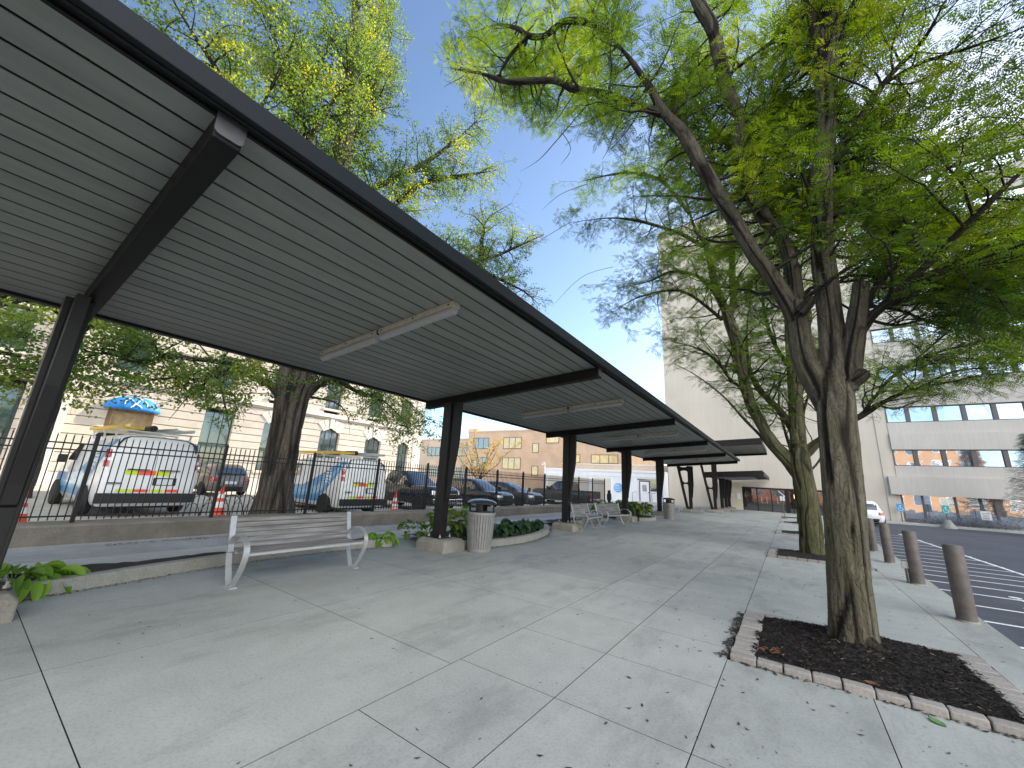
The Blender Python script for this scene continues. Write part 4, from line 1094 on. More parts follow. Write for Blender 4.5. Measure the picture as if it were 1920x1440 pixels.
b = MB(); b.box(-43.6, -15.9, TY-.08, TY+16.1, 9.0, 9.22); b.box(-75, -43.4, TY+1.92, TY+16, 8.1, 8.3); b.box(-43.4, -41.5, TY-.06, TY+5, 9.2, 9.6); TB(b, 'coping', M_tan2)
def twin(x0, x1, z0, z1, n, gl, y=TY, dark=False):
    f = MB(); t = .06
    f.box(x0, x1, y-.06, y-.004, z0, z0+t); f.box(x0, x1, y-.06, y-.004, z1-t, z1)
    for k in range(n+1):
        xx = x0+(x1-x0-t)*k/n; f.box(xx, xx+t, y-.06, y-.004, z0+t, z1-t)
    fo = TB(f, 'window', M_tframe); g = MB(); g.box(x0+t, x1-t, y-.03, y-.006, z0+t, z1-t); g.build('pane', gl, fo)
for x0, x1, gl in ((-42.2, -38.9, M_bluegl), (-36.0, -32.6, M_tglass)):
    for z0 in (6.3, 3.2): twin(x0, x1, z0, z0+1.75, 3, gl)
twin(-30.6, -29.5, 5.7, 7.1, 1, M_tglass); twin(-30.6, -29.5, 2.4, 3.8, 1, M_tglass)
twin(-25.0, -22.9, 4.35, 5.5, 2, M_tglass); twin(-21.3, -17.6, 4.35, 5.5, 3, M_tglass); twin(-28.3, -26.2, 7.1, 8.0, 1, M_tglass)
for x0 in (-55, -48.4, -61.6, -68): 
    for z0 in (5.2, 1.6): twin(x0, x0+3.2, z0, z0+1.6, 3, M_bluegl, TY+2)

# low tan annex and the white garage
ann = thing('annex_building', 'low plain tan annex wall above the white garage', 'building', (-18, 46.8, 0))
b = MB(); b.box(-6.4, 7.2, 0, 2.0, -.1, 4.05); b.build('wall', M_tan2, ann)
b = MB(); b.box(-6.5, 7.25, -.05, 2.0, 4.05, 4.18); b.build('coping', M_stoneT, ann)
M_gw = mat('white_garage_paint', (.70, .72, .76), .55, var=.05, scale=1.5)
M_gcream = panelmat('garage_door_panels', (.60, .57, .51), 40., .5, .5, .02, .05)
M_gblue = mat('pale_blue_paint', (.33, .47, .72), .55, var=.08, scale=1.5)
M_gwin = glassmat('brown_shop_glass', (.035, .025, .02), .08, .05)
M_globe = mat('blue_emblem', (.10, .35, .70), .5, var=.1, scale=2)
GY = 43.2
gar = thing('garage_building', 'low white garage with cream doors and a round blue striped emblem', 'building', (-17, GY, 0))
def GB(b, name, m, **k): return b.build(name, m, gar, loc=(17, -GY, 0), **k)
b = MB(); b.box(-24.9, -10.75, GY, GY+3.4, -.15, 3.1); GB(b, 'wall', M_gw)
b = MB(); b.box(-25.0, -10.74, GY-.1, GY+3.4, 3.1, 3.34); b.box(-24.95, -10.745, GY-.04, GY, 2.62, 3.1); GB(b, 'parapet', M_gw, bevel=.02)
for x0, x1 in ((-24.5, -21.9), (-21.4, -19.0), (-18.5, -16.4)):
    b = MB(); b.box(x0, x1, GY-.02, GY-.004, .0, 2.35); dd = GB(b, 'garage_door', M_gcream)
    b = MB(); b.box(x0-.1, x0, GY-.05, GY, 0, 2.45); b.box(x1, x1+.1, GY-.05, GY, 0, 2.45); b.box(x0-.1, x1+.1, GY-.05, GY, 2.45, 2.55); b.build('frame', M_gw, dd)
ex, ez = -16.1+.55, 1.42
b = MB(); b.poly([(ex+.52*math.cos(a), GY-.012, ez+.52*math.sin(a)) for a in np.linspace(0, 2*PI, 32)[:-1]]); em = GB(b, 'round_emblem', M_globe)
b = MB()
for k, zz in enumerate((-.34, -.16, .02, .20, .36)):
    w = math.sqrt(.5**2-zz*zz)*.93; rows = []
    for u in np.linspace(-1, .72-.1*k, 9): rows.append([(ex+u*w, GY-.02, ez+zz-.028+.05*(1-u*u)), (ex+u*w, GY-.02, ez+zz+.028*(1-max(0, u))+.05*(1-u*u))])
    b.loft(rows, False, False, closed=False)
b.build('emblem_stripes', M_gw, em)
b = MB(); b.box(-13.1, -12.15, GY-.06, GY-.005, .15, 2.2); dd = GB(b, 'door', M_gw)
b = MB(); b.box(-12.85, -12.4, GY-.075, GY-.062, 1.2, 1.85); b.build('door_window', M_bluegl, dd); b = MB(); b.box(-12.28, -12.2, GY-.1, GY-.062, 1.05, 1.15); b.build('handle', M_black, dd)
b = MB(); b.box(-13.18, -13.1, GY-.08, GY, .15, 2.3); b.box(-12.15, -12.07, GY-.08, GY, .15, 2.3); b.box(-13.1, -12.15, GY-.08, GY, 2.2, 2.3); b.build('frame', M_black, dd)
b = MB(); b.box(-12.0, -11.0, GY-.05, GY-.005, 1.25, 2.5); b.box(-13.4, -12.0, GY-.045, GY-.005, 2.36, 2.5); GB(b, 'shop_window', M_gwin)
b = MB(); b.box(-10.98, -10.76, GY-.055, GY-.004, -.1, 3.05); b.box(-11.2, -10.76, GY-.056, GY-.004, -.1, 1.0); GB(b, 'blue_panel', M_gblue)
b = MB(); b.box(-13.6, -11.4, GY-1.6, GY-.01, -.1, .15); GB(b, 'step', M_gut)
b = MB(); b.tube([(-13.5, GY-1.5, .1), (-13.5, GY-1.5, 1.0), (-13.5, GY-.1, 1.1)], .02, 6); b.tube([(-11.5, GY-1.5, .1), (-11.5, GY-1.5, 1.0), (-11.5, GY-.1, 1.1)], .02, 6); GB(b, 'handrail', M_black)

# white goose-neck lamp on a pole beside the brick building
t = thing('goose_neck_lamp', 'thin white goose-neck lamp on a pole against the tan bricks', 'lamp post', (-24.9, 43.0, -.1))
b = MB(); b.tube([(0, 0, 0), (0, 0, 3.6)], .07, 10); b.build('pole', M_gw, t, smooth=True)
b = MB(); b.tube([(0, 0, 3.6), (0, 0, 3.95), (-.1, 0, 4.1), (-.28, 0, 4.1), (-.36, 0, 3.95)], .06, 8); b.lathe([(.05, 0), (.16, -.16), (.14, -.16), (0, -.02)], (-.36, 0, 3.95), 12); b.build('lamp_arm', M_gw, t, smooth=True)

# ---- concrete tower with ribbon windows at the right (facade in the plane Y = 45.5)
TWY = 45.5; TH = 33.2
M_pre = panelmat('precast_concrete', (.57, .515, .43), 1.85, 3.62, .16, .03, .08)
M_spand = panelmat('ribbed_spandrel', (.53, .495, .445), .16, 40., .07, .05, .12)
M_twin = mirrormat('mirror_glass', (.60, .66, .75), .015, .05)
M_mull = mat('bronze_mullion', (.10, .085, .08), .45)
M_entry = glassmat('entrance_glass', (.010, .009, .009), .04, .06)
tw = thing('office_tower', 'tall pale concrete tower with ribbon windows and dark glass entrance', 'building', (0, TWY, 0))
def WB(b, name, m, **k): return b.build(name, m, tw, loc=(0, -TWY, 0), **k)
WX = 7.52
b = MB(); b.box(-10.7, WX, TWY, TWY+22, -.15, TH); WB(b, 'blank_wall', M_pre)
b = MB(); b.box(WX, 44, TWY+.25, TWY+22, -.15, TH); WB(b, 'core', M_pre)
b = MB(); b.box(6.72, 7.22, TWY-.06, TWY, -.1, TH-.05); b.box(-10.75, 44.1, TWY-.05, TWY+22.1, TH, TH+.35); WB(b, 'pilaster', M_pre)
rows_z = [(4.5+3.62*k, 5.84+3.62*k) for k in range(8)]
prevz = 2.16
for k, (z0, z1) in enumerate(rows_z+[(TH, TH)]):
    b = MB()
    if k == 0: b.box(6.95, 44, TWY-.35, TWY+.25, 2.16, 3.62); b.box(WX, 44, TWY-.04, TWY+.25, 3.62, z0)
    else: b.box(WX, 44, TWY-.16, TWY+.25, prevz, prevz+1.35); b.box(WX, 44, TWY-.04, TWY+.25, prevz+1.35, z0)
    WB(b, 'spandrel', M_spand if k else M_spand)
    if k == 8: break
    fr = MB(); fr.box(WX, 44, TWY-.02, TWY+.2, z0, z0+.06); fr.box(WX, 44, TWY-.02, TWY+.2, z1-.06, z1)
    xx = WX; n = 0
    while xx < 44: fr.box(xx, xx+(.09 if n == 0 else .26), TWY-.03, TWY+.2, z0+.06, z1-.06); xx += 1.25 if n == 0 else 1.62; n += 1
    fo = WB(fr, 'ribbon_window', M_mull)
    g = MB(); g.quad((WX, TWY+.12, z0), (44, TWY+.12, z0), (44, TWY+.12, z1), (WX, TWY+.12, z1)); g.build('pane', M_twin, fo)
    prevz = z1
# ground floor glass of the ribbon block
fr = MB(); fr.box(WX, 44, TWY+.0, TWY+.2, .1, .32); 
for xx in [WX, 8.75, 10.55, 12.6, 14.7, 16.8, 18.9, 21, 23.1, 25.2, 27.3]: fr.box(xx, xx+.12, TWY+.0, TWY+.2, .32, 2.15)
fo = WB(fr, 'ground_window', M_mull)
g = MB(); g.quad((WX, TWY+.1, .3), (28, TWY+.1, .3), (28, TWY+.1, 2.16), (WX, TWY+.1, 2.16)); g.build('pane', M_twin, fo)
b = MB(); b.box(28, 44, TWY, TWY+.25, -.1, 2.16); b.box(WX, 28, TWY+.1, TWY+.3, -.1, .1); WB(b, 'base_wall', M_pre)
# recessed entrance: dark glass screens, doors, small lit wall lamps
b = MB(); b.box(-3.72, 3.1, TWY-.03, TWY-.004, 0.02, 2.06); en = WB(b, 'entrance_glass', M_entry)
b = MB()
for xx in (-3.78, -2.6, -1.45, -.28, .2, 1.0, 1.9, 3.08): b.box(xx, xx+.08, TWY-.1, TWY-.031, .0, 2.06)
b.box(-3.78, 3.16, TWY-.1, TWY-.002, 2.062, 2.2); b.box(-.36, -.02, TWY-.14, TWY-.101, 0, 2.06); b.build('entrance_frame', M_black, en)
for xx in (-2.2, -1.78, -.95, .5, 1.3): b = MB(); b.bar((xx, TWY-.16, .75), (xx, TWY-.16, 1.35), .04, .04); b.build('door_handle', M_chrome, en)
M_warm = emitmat('wall_lamp_glow', (1., .62, .28), 2.2)
for xx, zz in ((.35, 1.35), (.72, 1.2), (1.25, 1.45)): b = MB(); b.box(xx, xx+.06, TWY-.045, TWY-.032, zz, zz+.34); b.build('entrance_lamp', M_warm, en)
b = MB(); b.box(-5.25, -3.80, TWY-.12, TWY-.003, -.02, 2.5); WB(b, 'entrance_pier', mat('cream_stone', (.60, .54, .42), .8, var=.06, scale=1.))
b = MB(); b.box(-4.25, -3.95, TWY-.16, TWY-.122, 1.0, 1.55); b.box(-4.8, -4.5, TWY-.15, TWY-.122, 1.32, 1.40); WB(b, 'notice_plate', M_white)

# sign stand, parking signs, shrub
t = thing('sign_stand', 'slim sign stand with angled top on the plaza before the doors', 'sign stand', (-.42, 34.4, 0))
b = MB(); b.lathe([(.22, 0), (.22, .03), (.04, .06), (0, .06)], seg=20); b.build('base', M_plate, t)
b = MB(); b.tube([(0, 0, .05), (0, 0, 1.55)], .02, 8); b.build('pole', M_plate, t)
b = MB(); b.bar((-.2, 0, 1.85), (.16, 0, 1.5), .03, .05); b.box(-.14, .14, -.015, .015, 1.2, 1.5); b.build('sign_panel', M_plateW, t)
M_sblue = mat('sign_blue', (.05, .32, .62), .4, var=.06, scale=12); M_steal = mat('sign_teal', (.06, .42, .42), .4, var=.06, scale=12)
def sign(px, py, y, h, w, m, mk, label, cone_=False):
    p = aty(px, py, y); t = thing('parking_sign', label, 'sign', (p[0], y, -.12))
    z1 = h
    b = MB(); b.tube([(0, 0, 0), (0, 0, z1)], .03, 8); b.build('post', M_plate, t)
    b = MB(); b.box(-w/2, w/2, -.05, -.032, z1-.62, z1); pn = b.build('panel', M_white if m is None else m, t, bevel=.006)
    b = MB()
    if mk == 'p':       # wheelchair mark
        b.lathe([(.05, 0), (.05, .006), (0, .006)], (0, -.055, z1-.17), 12, 'y')
        cz = z1-.40
        P = [(.13*math.cos(a), -.056, cz+.13*math.sin(a)) for a in np.linspace(2.2, 6.0, 14)]; b.tube(P, .016, 5)
        b.tube([(0, -.056, z1-.22), (.01, -.056, cz+.06), (.11, -.056, cz+.06), (.16, -.056, cz-.08)], .018, 5)
    elif mk == 'w':
        for k in range(4): b.box(-w*.36, w*.36*(1-.2*(k % 2)), -.053, -.0505, z1-.16-.12*k, z1-.13-.12*k)
    b.build('sign_mark', M_white if mk == 'p' else M_trim, pn)
    if cone_:
        b = MB(); b.lathe([(.42, -.02), (.40, .05), (.16, .55), (.12, .58), (0, .58)], seg=24); b.build('concrete_base', M_kerb, t, smooth=True)
sign(1692, 975, 44.9, 1.55, .42, M_sblue, 'p', 'pale blue parking sign standing close to the blank tower wall')
sign(1779, 985, 43.3, 1.62, .42, M_steal, 'p', 'teal parking sign on a fat concrete cone base', True)
sign(1853, 985, 44.6, 1.35, .52, None, 'w', 'white notice sign low in front of the dark shop glass')

# ---- brick buildings behind the camera: what the tower's mirror glass reflects
M_rb = brickmat('orange_brick', (.50, .25, .11), (.44, .21, .09), (.42, .30, .2))
M_rr = brickmat('red_brick', (.36, .11, .07), (.31, .09, .06), (.4, .3, .25))
def block(name, label, x0, x1, y1, h, m, band):
    t = thing(name, label, 'building', ((x0+x1)/2, y1, 0)); w = (x1-x0)/2
    b = MB(); b.box(-w, w, -14, 0, -.1, h); b.build('wall', m, t)
    b = MB(); b.box(-w-.1, w+.1, -14.1, .12, h, h+.5); b.build('coping', M_stoneT, t)
    n = max(2, int(w*2/4.2))
    for k in range(n):
        for z in np.arange(1.2, h-2, 3.9):
            xx = -w+2*w*(k+.5)/n
            f = MB(); f.box(xx-1.25, xx+1.25, .004, .09, z, z+.09); f.box(xx-1.25, xx+1.25, .004, .09, z+2.0, z+2.1); f.box(xx-1.25, xx-1.16, .004, .09, z+.09, z+2.0); f.box(xx+1.16, xx+1.25, .004, .09, z+.09, z+2.0); f.box(xx-.04, xx+.04, .004, .08, z+.09, z+2.0)
            fo = f.build('window', M_gw, t); g = MB(); g.box(xx-1.16, xx+1.16, .003, .03, z+.09, z+2.0); g.build('pane', M_bluegl, fo)
block('brick_building', 'orange brick block across the street behind the plaza', 6, 36, -40, 15.5, M_rb, 0)
block('brick_building', 'red brick block with white window frames behind the plaza', -22, 4, -46, 19, M_rr, 0)
block('brick_building', 'low orange brick block at the far side of the car park street', 38, 80, -42, 9, M_rb, 0)
# ================================================================== trees
def LOG(*a): pass
def project(P):
    P = np.asarray(P, float); v = (P-EYE) @ RC
    z = np.where(v[:, 2] > .05, v[:, 2], .05)
    return np.stack([960+F*v[:, 0]/z, 720+F*v[:, 1]/z], 1), v[:, 2]
def cr(P, n):
    P = [np.array(p, float) for p in P]; out = []
    for i in range(len(P)-1):
        p0, p1, p2, p3 = P[max(i-1, 0)], P[i], P[i+1], P[min(i+2, len(P)-1)]
        for k in range(n):
            t = k/n; out.append(.5*((2*p1)+(p2-p0)*t+(2*p0-5*p1+4*p2-p3)*t*t+(3*p1-p0-3*p2+p3)*t**3))
    return np.array(out+[P[-1]])
class Skel:
    """limbs traced in the photograph, set in depth on planes round the trunk: rows of (px, py, width_px, depth offset)"""
    def __init__(s, x, y):
        s.T = np.array([x, y, 0.]); n = np.array([x, y, 0.]); s.n = n/np.linalg.norm(n); s.limbs = []
    def at(s, px, py, dd): return at_plane(px, py, s.n, s.n @ s.T+dd)
    def limb(s, rows, leaf=1., n=5, jit=.0):
        P = []
        for px, py, w, dd in rows:
            c = s.at(px, py, dd); e = s.at(px+w/2, py, dd); r = np.linalg.norm(e-c)
            P.append([*c, r])
        D = cr(P, n); D[:, 3] = np.clip(D[:, 3], .0018, 1)
        if jit: D[1:-1, :3] += RNG.normal(0, jit, (len(D)-2, 3))
        if rows[-1][2] < 9: k = len(D); D[:, 3] *= np.clip((k-np.arange(k))/(k*.35), .18, 1)
        s.limbs.append((D[:, :3], D[:, 3], leaf)); return s
    def raw(s, P, R, leaf=1.): s.limbs.append((np.array(P, float), np.array(R, float), leaf)); return s

def bark_mesh(name, skel, parent, material, voxel, amp, fr, rmin=.03, smooth=4, seed=1, stretch=.16, dark=.85):
    """thick wood: union of limb tubes, remeshed, then cracked along the grain; thin wood: plain tubes"""
    b = MB(); segs = []
    for P, R, _ in skel.limbs:
        k = len(P)
        th = R > rmin
        if th.sum() >= 2:
            m = np.nonzero(th)[0].max()+1; m = max(m, 2)
            b.tube([tuple(p) for p in P[:m]], [float(r) for r in R[:m]], 14)
            s0 = 0.
            for i in range(m-1):
                L = np.linalg.norm(P[i+1]-P[i]); segs.append((P[i], P[i+1], R[i], R[i+1], s0)); s0 += L
    o = b.build('tmp', material); md = o.modifiers.new('r', 'REMESH'); md.mode = 'VOXEL'; md.voxel_size = voxel
    ms = o.modifiers.new('s', 'SMOOTH'); ms.iterations = smooth; ms.factor = .5
    ev = o.evaluated_get(bpy.context.evaluated_depsgraph_get()); me = ev.to_mesh()
    n = len(me.vertices); V = np.empty(n*3, np.float32); me.vertices.foreach_get('co', V); V = V.reshape(-1, 3).astype(float)
    N = np.empty(n*3, np.float32); me.vertices.foreach_get('normal', N); N = N.reshape(-1, 3).astype(float)
    FQ = np.array([p.vertices[:] for p in me.polygons if len(p.vertices) == 4]); ev.to_mesh_clear()
    bpy.data.objects.remove(o)
    A = np.array([s[0] for s in segs]); B = np.array([s[1] for s in segs]); D = B-A; L2 = (D**2).sum(1); S0 = np.array([s[4] for s in segs]); RA = np.array([s[2] for s in segs])
    v = np.empty_like(V); jj = np.zeros(n, int); s = np.empty(n); rr = np.empty(n)
    for c in range(0, n, 4000):
        X = V[c:c+4000, None, :]-A[None]; t = np.clip((X*D[None]).sum(2)/L2, 0, 1); W = X-t[..., None]*D[None]; d = np.linalg.norm(W, axis=2)
        j = (d-RA[None]).argmin(1); i = np.arange(len(j)); v[c:c+4000] = W[i, j]; jj[c:c+4000] = j; s[c:c+4000] = S0[j]+t[i, j]*np.sqrt(L2[j]); rr[c:c+4000] = RA[j]
    Dn = D/np.sqrt(L2)[:, None]; E1 = np.array([1., .2, 0.])[None]-Dn*(Dn @ np.array([1., .2, 0.]))[:, None]; E1 /= np.linalg.norm(E1, axis=1)[:, None]; E2 = np.cross(Dn, E1)
    Q = np.stack([(v*E1[jj]).sum(1)*fr, (v*E2[jj]).sum(1)*fr, s*fr*stretch], 1)
    wq = np.stack([fbm(Q*.9+5, seed+2, 2), fbm(Q*.9+9, seed+3, 2), 0*s], 1)*1.6; n1 = vnoise(Q+wq, seed); crack = np.clip(1.25-np.abs(n1-.5)/.085, 0, 1); n2 = vnoise(Q*2.3+wq+11, seed+5); c2 = np.clip(1-np.abs(n2-.5)/.09, 0, 1)
    lump = fbm(V*2.3, seed+9, 2)-.5
    a = np.minimum(amp, .12*rr)
    V = V+N*((-crack*1.25-.4*c2+.6*(n2-.5)+.5*(fbm(Q*6, seed+8, 2)-.5))*a+lump*rr*.12)[:, None]
    o = raw_mesh(name, V, FQ, material, parent, np.clip(crack*.9+.4*c2+dark*np.clip((.17-rr)/.11, 0, 1), 0, 1), True)
    return o
def thin_wood(name, tubes, parent, material, seg=5):
    Vs, Fs, off = [], [], 0
    for P, R in tubes:
        P = np.asarray(P, float); k = len(P); d = np.gradient(P, axis=0); d /= np.linalg.norm(d, axis=1)[:, None]+1e-9
        u = np.cross(d, [.31, .17, .93]); u /= np.linalg.norm(u, axis=1)[:, None]+1e-9; w = np.cross(d, u)
        a = np.arange(seg)*2*PI/seg
        ring = P[:, None]+(u[:, None]*np.cos(a)[None, :, None]+w[:, None]*np.sin(a)[None, :, None])*np.asarray(R)[:, None, None]
        Vs.append(ring.reshape(-1, 3)); i = np.arange(k-1)[:, None]*seg; j = np.arange(seg)[None]; j2 = (j+1) % seg
        Fs.append(off+np.stack([i+j, i+j2, i+seg+j2, i+seg+j], 2).reshape(-1, 4)); off += k*seg
    return raw_mesh(name, np.concatenate(Vs), np.concatenate(Fs), material, parent, np.zeros(off), True)
def nrm(v): return v/(np.linalg.norm(v)+1e-9)
def grow(skel, sp, L0, L1, tw_sp, tw_len, fr_sp, keep, droop=.10, up=.12, zmin=3.0, flat=.9, seed=3, rtip=.0035, brfac=.45, hz=.35, view=None):
    """side branches off the limbs, twigs off the branches; returns wood tubes and foliage anchors (position, axis)"""
    rg = np.random.default_rng(seed); tubes = []; anchors = []
    for P, R, leaf in skel.limbs:
        if leaf <= 0: continue
        seglen = np.linalg.norm(np.diff(P, axis=0), axis=1); cum = np.concatenate([[0], np.cumsum(seglen)]); tot = cum[-1]
        s = sp*rg.uniform(.2, 1)/leaf
        srcs = []
        while s < tot: srcs.append(s); s += sp*rg.uniform(.55, 1.45)/leaf
        srcs += [tot-.01]*2
        for s in srcs:
            i = min(np.searchsorted(cum, s)-1, len(P)-2); i = max(i, 0); t = (s-cum[i])/(seglen[i]+1e-9); p = P[i]+(P[i+1]-P[i])*t; r = R[i]
            if p[2] < zmin: continue
            ld = nrm(P[i+1]-P[i]); h = rg.normal(0, 1, 3)*np.array([1, 1, hz]); h = nrm(h-ld*(h @ ld)*.7)
            if view is not None and r > .045 and h @ view < -.1 and rg.random() < .8: h = h-2*view*(h @ view)
            d = nrm(ld*rg.uniform(.2, .7)+h*flat+np.array([0, 0, up+rg.uniform(-.2, .25)]))
            L = rg.uniform(L0, L1)*(1-.35*s/tot)
            n = 8; Q = [p]
            for k in range(n):
                d = nrm(d+rg.normal(0, .17, 3)-np.array([0, 0, droop*(k/n)])); Q.append(Q[-1]+d*L/n)
            Q = np.array(Q)
            ok = keep(Q[-3:])
            if not ok.any(): continue
            rb = max(min(r*brfac, .022*L/1.2), .006); RR = np.linspace(rb, rtip, n+1); tubes.append((Q, RR))
            sl = L/n; tpos = .22*L; side = 1
            while tpos < L:
                k = min(int(tpos/sl), n-1); q = Q[k]+(Q[k+1]-Q[k])*(tpos/sl-k); bd = nrm(Q[k+1]-Q[k])
                sd = nrm(np.cross(bd, [0, 0, 1.])+rg.normal(0, .25, 3))*side; side = -side
                td = nrm(bd*rg.uniform(.35, .8)+sd*rg.uniform(.6, 1)+np.array([0, 0, rg.uniform(-.16, .16)]))
                tl = tw_len*rg.uniform(.5, 1.2)*(1-.4*tpos/L); m = 4; W = [q]
                for kk in range(m): td = nrm(td+rg.normal(0, .15, 3)-np.array([0, 0, droop*.8*kk/m])); W.append(W[-1]+td*tl/m)
                W = np.array(W); kp = keep(W[-2:])
                if kp.any():
                    tubes.append((W, np.linspace(.0045, .002, m+1)))
                    f = tl*.12
                    while f < tl:
                        kk = min(int(f/(tl/m)), m-1); w = W[kk]+(W[kk+1]-W[kk])*(f/(tl/m)-kk); anchors.append((w, nrm(W[kk+1]-W[kk]))); f += fr_sp*rg.uniform(.7, 1.3)
                    anchors.append((W[-1], td))
                tpos += tw_sp*rg.uniform(.6, 1.4)
    A = np.array([a[0] for a in anchors]); D = np.array([a[1] for a in anchors])
    return tubes, A, D
def fronds(name, A, D, parent, material, l0, l1, K, seed, wid=.10, tint=None, hang=.22):
    """compound leaves: rows of paired leaflets on a drooping stalk, one per anchor"""
    rg = np.random.default_rng(seed); N = len(A)
    sgn = np.where(np.arange(N) % 2 == 0, 1., -1.)[:, None]
    up = np.array([0, 0, 1.])+rg.normal(0, .35, (N, 3)); s = np.cross(D, up); s /= np.linalg.norm(s, axis=1)[:, None]+1e-9
    a = D*rg.uniform(.1, .8, (N, 1))+s*sgn*rg.uniform(.5, 1., (N, 1))+np.array([0, 0, -1.])*hang*rg.uniform(-.2, 1.2, (N, 1)); a /= np.linalg.norm(a, axis=1)[:, None]
    up = np.array([0, 0, 1.])+rg.normal(0, .45, (N, 3)); w = np.cross(a, up); w /= np.linalg.norm(w, axis=1)[:, None]+1e-9; n = np.cross(w, a)
    l = rg.uniform(l0, l1, N)
    t = (np.arange(K)+.8)/(K+.3)
    C = A[:, None]+a[:, None]*(l[:, None]*t)[..., None]-np.array([0, 0, 1.])*(.14*l[:, None]*t**2)[..., None]
    prof = (.55+.45*np.sin(PI*np.clip(t*1.05, 0, 1)))
    quads = []
    for sd in (1, -1):
        ll = (l[:, None]*.26*prof)[..., None]*rg.uniform(.8, 1.15, (N, K, 1)); dirv = w[:, None]*sd*.93+a[:, None]*.36+n[:, None]*rg.uniform(-.3, .15, (N, K, 1))
        hw = a[:, None]*(l[:, None]*wid*prof)[..., None]*.55
        tip = C+dirv*ll; mid = C+dirv*ll*.5
        quads.append(np.stack([C, mid-hw, tip, mid+hw], 2))
    V = np.concatenate(quads, 1).reshape(-1, 3)
    tt = np.clip((tint if tint is not None else rg.uniform(.15, .85, N))+rg.normal(0, .09, N), 0, 1)
    ti = np.repeat(np.repeat(tt, 2*K), 4)
    return raw_mesh(name, V, np.arange(len(V)).reshape(-1, 4), material, parent, ti)
def fans(name, A, D, parent, material, per, sz0, sz1, seed, spread=.05, tint=None):
    """small fan leaves in tufts round each anchor"""
    rg = np.random.default_rng(seed); N = len(A)*per
    P = np.repeat(A, per, 0)+rg.normal(0, spread, (N, 3)); d = rg.normal(0, 1, (N, 3))+np.array([0, 0, -.5])+np.repeat(D, per, 0)*.4; d /= np.linalg.norm(d, axis=1)[:, None]
    u = np.cross(d, rg.normal(0, 1, (N, 3))); u /= np.linalg.norm(u, axis=1)[:, None]+1e-9; z = rg.uniform(sz0, sz1, (N, 1))
    V = np.stack([P, P+d*z*.72-u*z*.55, P+d*z, P+d*z*.72+u*z*.55], 1).reshape(-1, 3)
    tt = np.repeat(tint if tint is not None else rg.uniform(.1, .9, len(A)), per)+rg.normal(0, .12, N)
    return raw_mesh(name, V, np.arange(len(V)).reshape(-1, 4), material, parent, np.repeat(np.clip(tt, 0, 1), 4))
def clump_tint(A, seed, lo=.05, hi=.95): return lo+(hi-lo)*np.clip((fbm(np.asarray(A)*1.1, seed, 3)-.28)/.44, 0, 1)

M_bark1 = barkmat('locust_bark', (.14, .124, .09), (.015, .0125, .010), (.095, .097, .052), .5)
M_bark2 = barkmat('mossy_bark', (.105, .098, .056), (.026, .024, .015), (.09, .098, .04), .7)
M_bark3 = barkmat('shade_tree_bark', (.085, .072, .058), (.018, .015, .013))
M_twig = barkmat('twig_bark', (.03, .025, .02), (.02, .017, .013))
M_loc = leafmat('locust_leaf', (.022, .050, .011), (.105, .165, .024), .6, (.16, .19, .03))
M_gin = leafmat('fan_leaf', (.045, .09, .022), (.12, .175, .036), .52, (.24, .25, .04))
M_gold = leafmat('golden_leaf', (.22, .17, .05), (.36, .29, .10), .4)
M_pine = leafmat('spruce_needles', (.022, .05, .035), (.05, .10, .075), .15)

# where the locust crowns end in the sky (a pruned real outline, with ragged edge)
_ly = [-400, 0, 100, 160, 230, 262, 292, 318, 350, 430, 500, 560, 620, 680, 705, 730, 800, 900]
_lx = [780, 838, 825, 860, 955, 1050, 1195, 1085, 1035, 1012, 1050, 1045, 1085, 1180, 1245, 1290, 1400, 1500]
_bx = [800, 1200, 1250, 1330, 1420, 1480, 1560, 1620, 1700, 1800, 1920, 2200]
_by1 = [170, 500, 560, 600, 560, 520, 480, 560, 600, 640, 690, 760]
_by2 = [600, 690, 700, 735, 800, 790, 700, 770, 760, 750, 735, 760]
def keep_with(by, nz=26, seed=5):
    def f(P):
        q, z = project(P); j = RNG.normal(0, nz, len(P)); a = q[:, 0] > np.interp(q[:, 1], _ly, _lx)+j; b = q[:, 1] < np.interp(q[:, 0], _bx, by)+j
        near = np.linalg.norm(np.asarray(P)-EYE, axis=1) > 3.2
        return (a & b & near) | (z < .3)
    return f

# ---- tree 1: the near honey locust
S = Skel(.45, 5.95)
S.limb([(1606, 1232, 128, 0), (1602, 1205, 104, 0), (1597, 1150, 92, 0), (1590, 1067, 86, 0), (1583, 956, 83, 0), (1574, 844, 83, 0), (1569, 789, 82, 0), (1566, 745, 80, 0), (1561, 705, 64, 0), (1557, 660, 40, 0), (1556, 620, 16, 0)], 0)
S.limb([(1592, 716, 44, -.02), (1610, 706, 40, -.05), (1622, 699, 30, -.07), (1628, 695, 14, -.08)], 0)
S.limb([(1500, 585, 30, -.2), (1518, 566, 26, -.24), (1524, 556, 15, -.25)], 0)
S.limb([(1620, 1196, 40, -.1), (1650, 1222, 26, -.2), (1690, 1243, 12, -.3)], 0)
S.limb([(1560, 780, 50, 0), (1535, 725, 58, 0), (1509, 678, 56, 0), (1498, 622, 47, -.05), (1494, 578, 44, -.1)], 0)
S.limb([(1492, 600, 36, -.1), (1470, 556, 38, -.12), (1442, 512, 34, -.2), (1411, 474, 32, -.25), (1369, 400, 28, -.3), (1342, 355, 27, -.35), (1311, 302, 24, -.4), (1280, 249, 21, -.45), (1244, 209, 18, -.5), (1218, 164, 15, -.5), (1178, 107, 13, -.55), (1129, 49, 10, -.6), (1095, -10, 8, -.6)], .9)
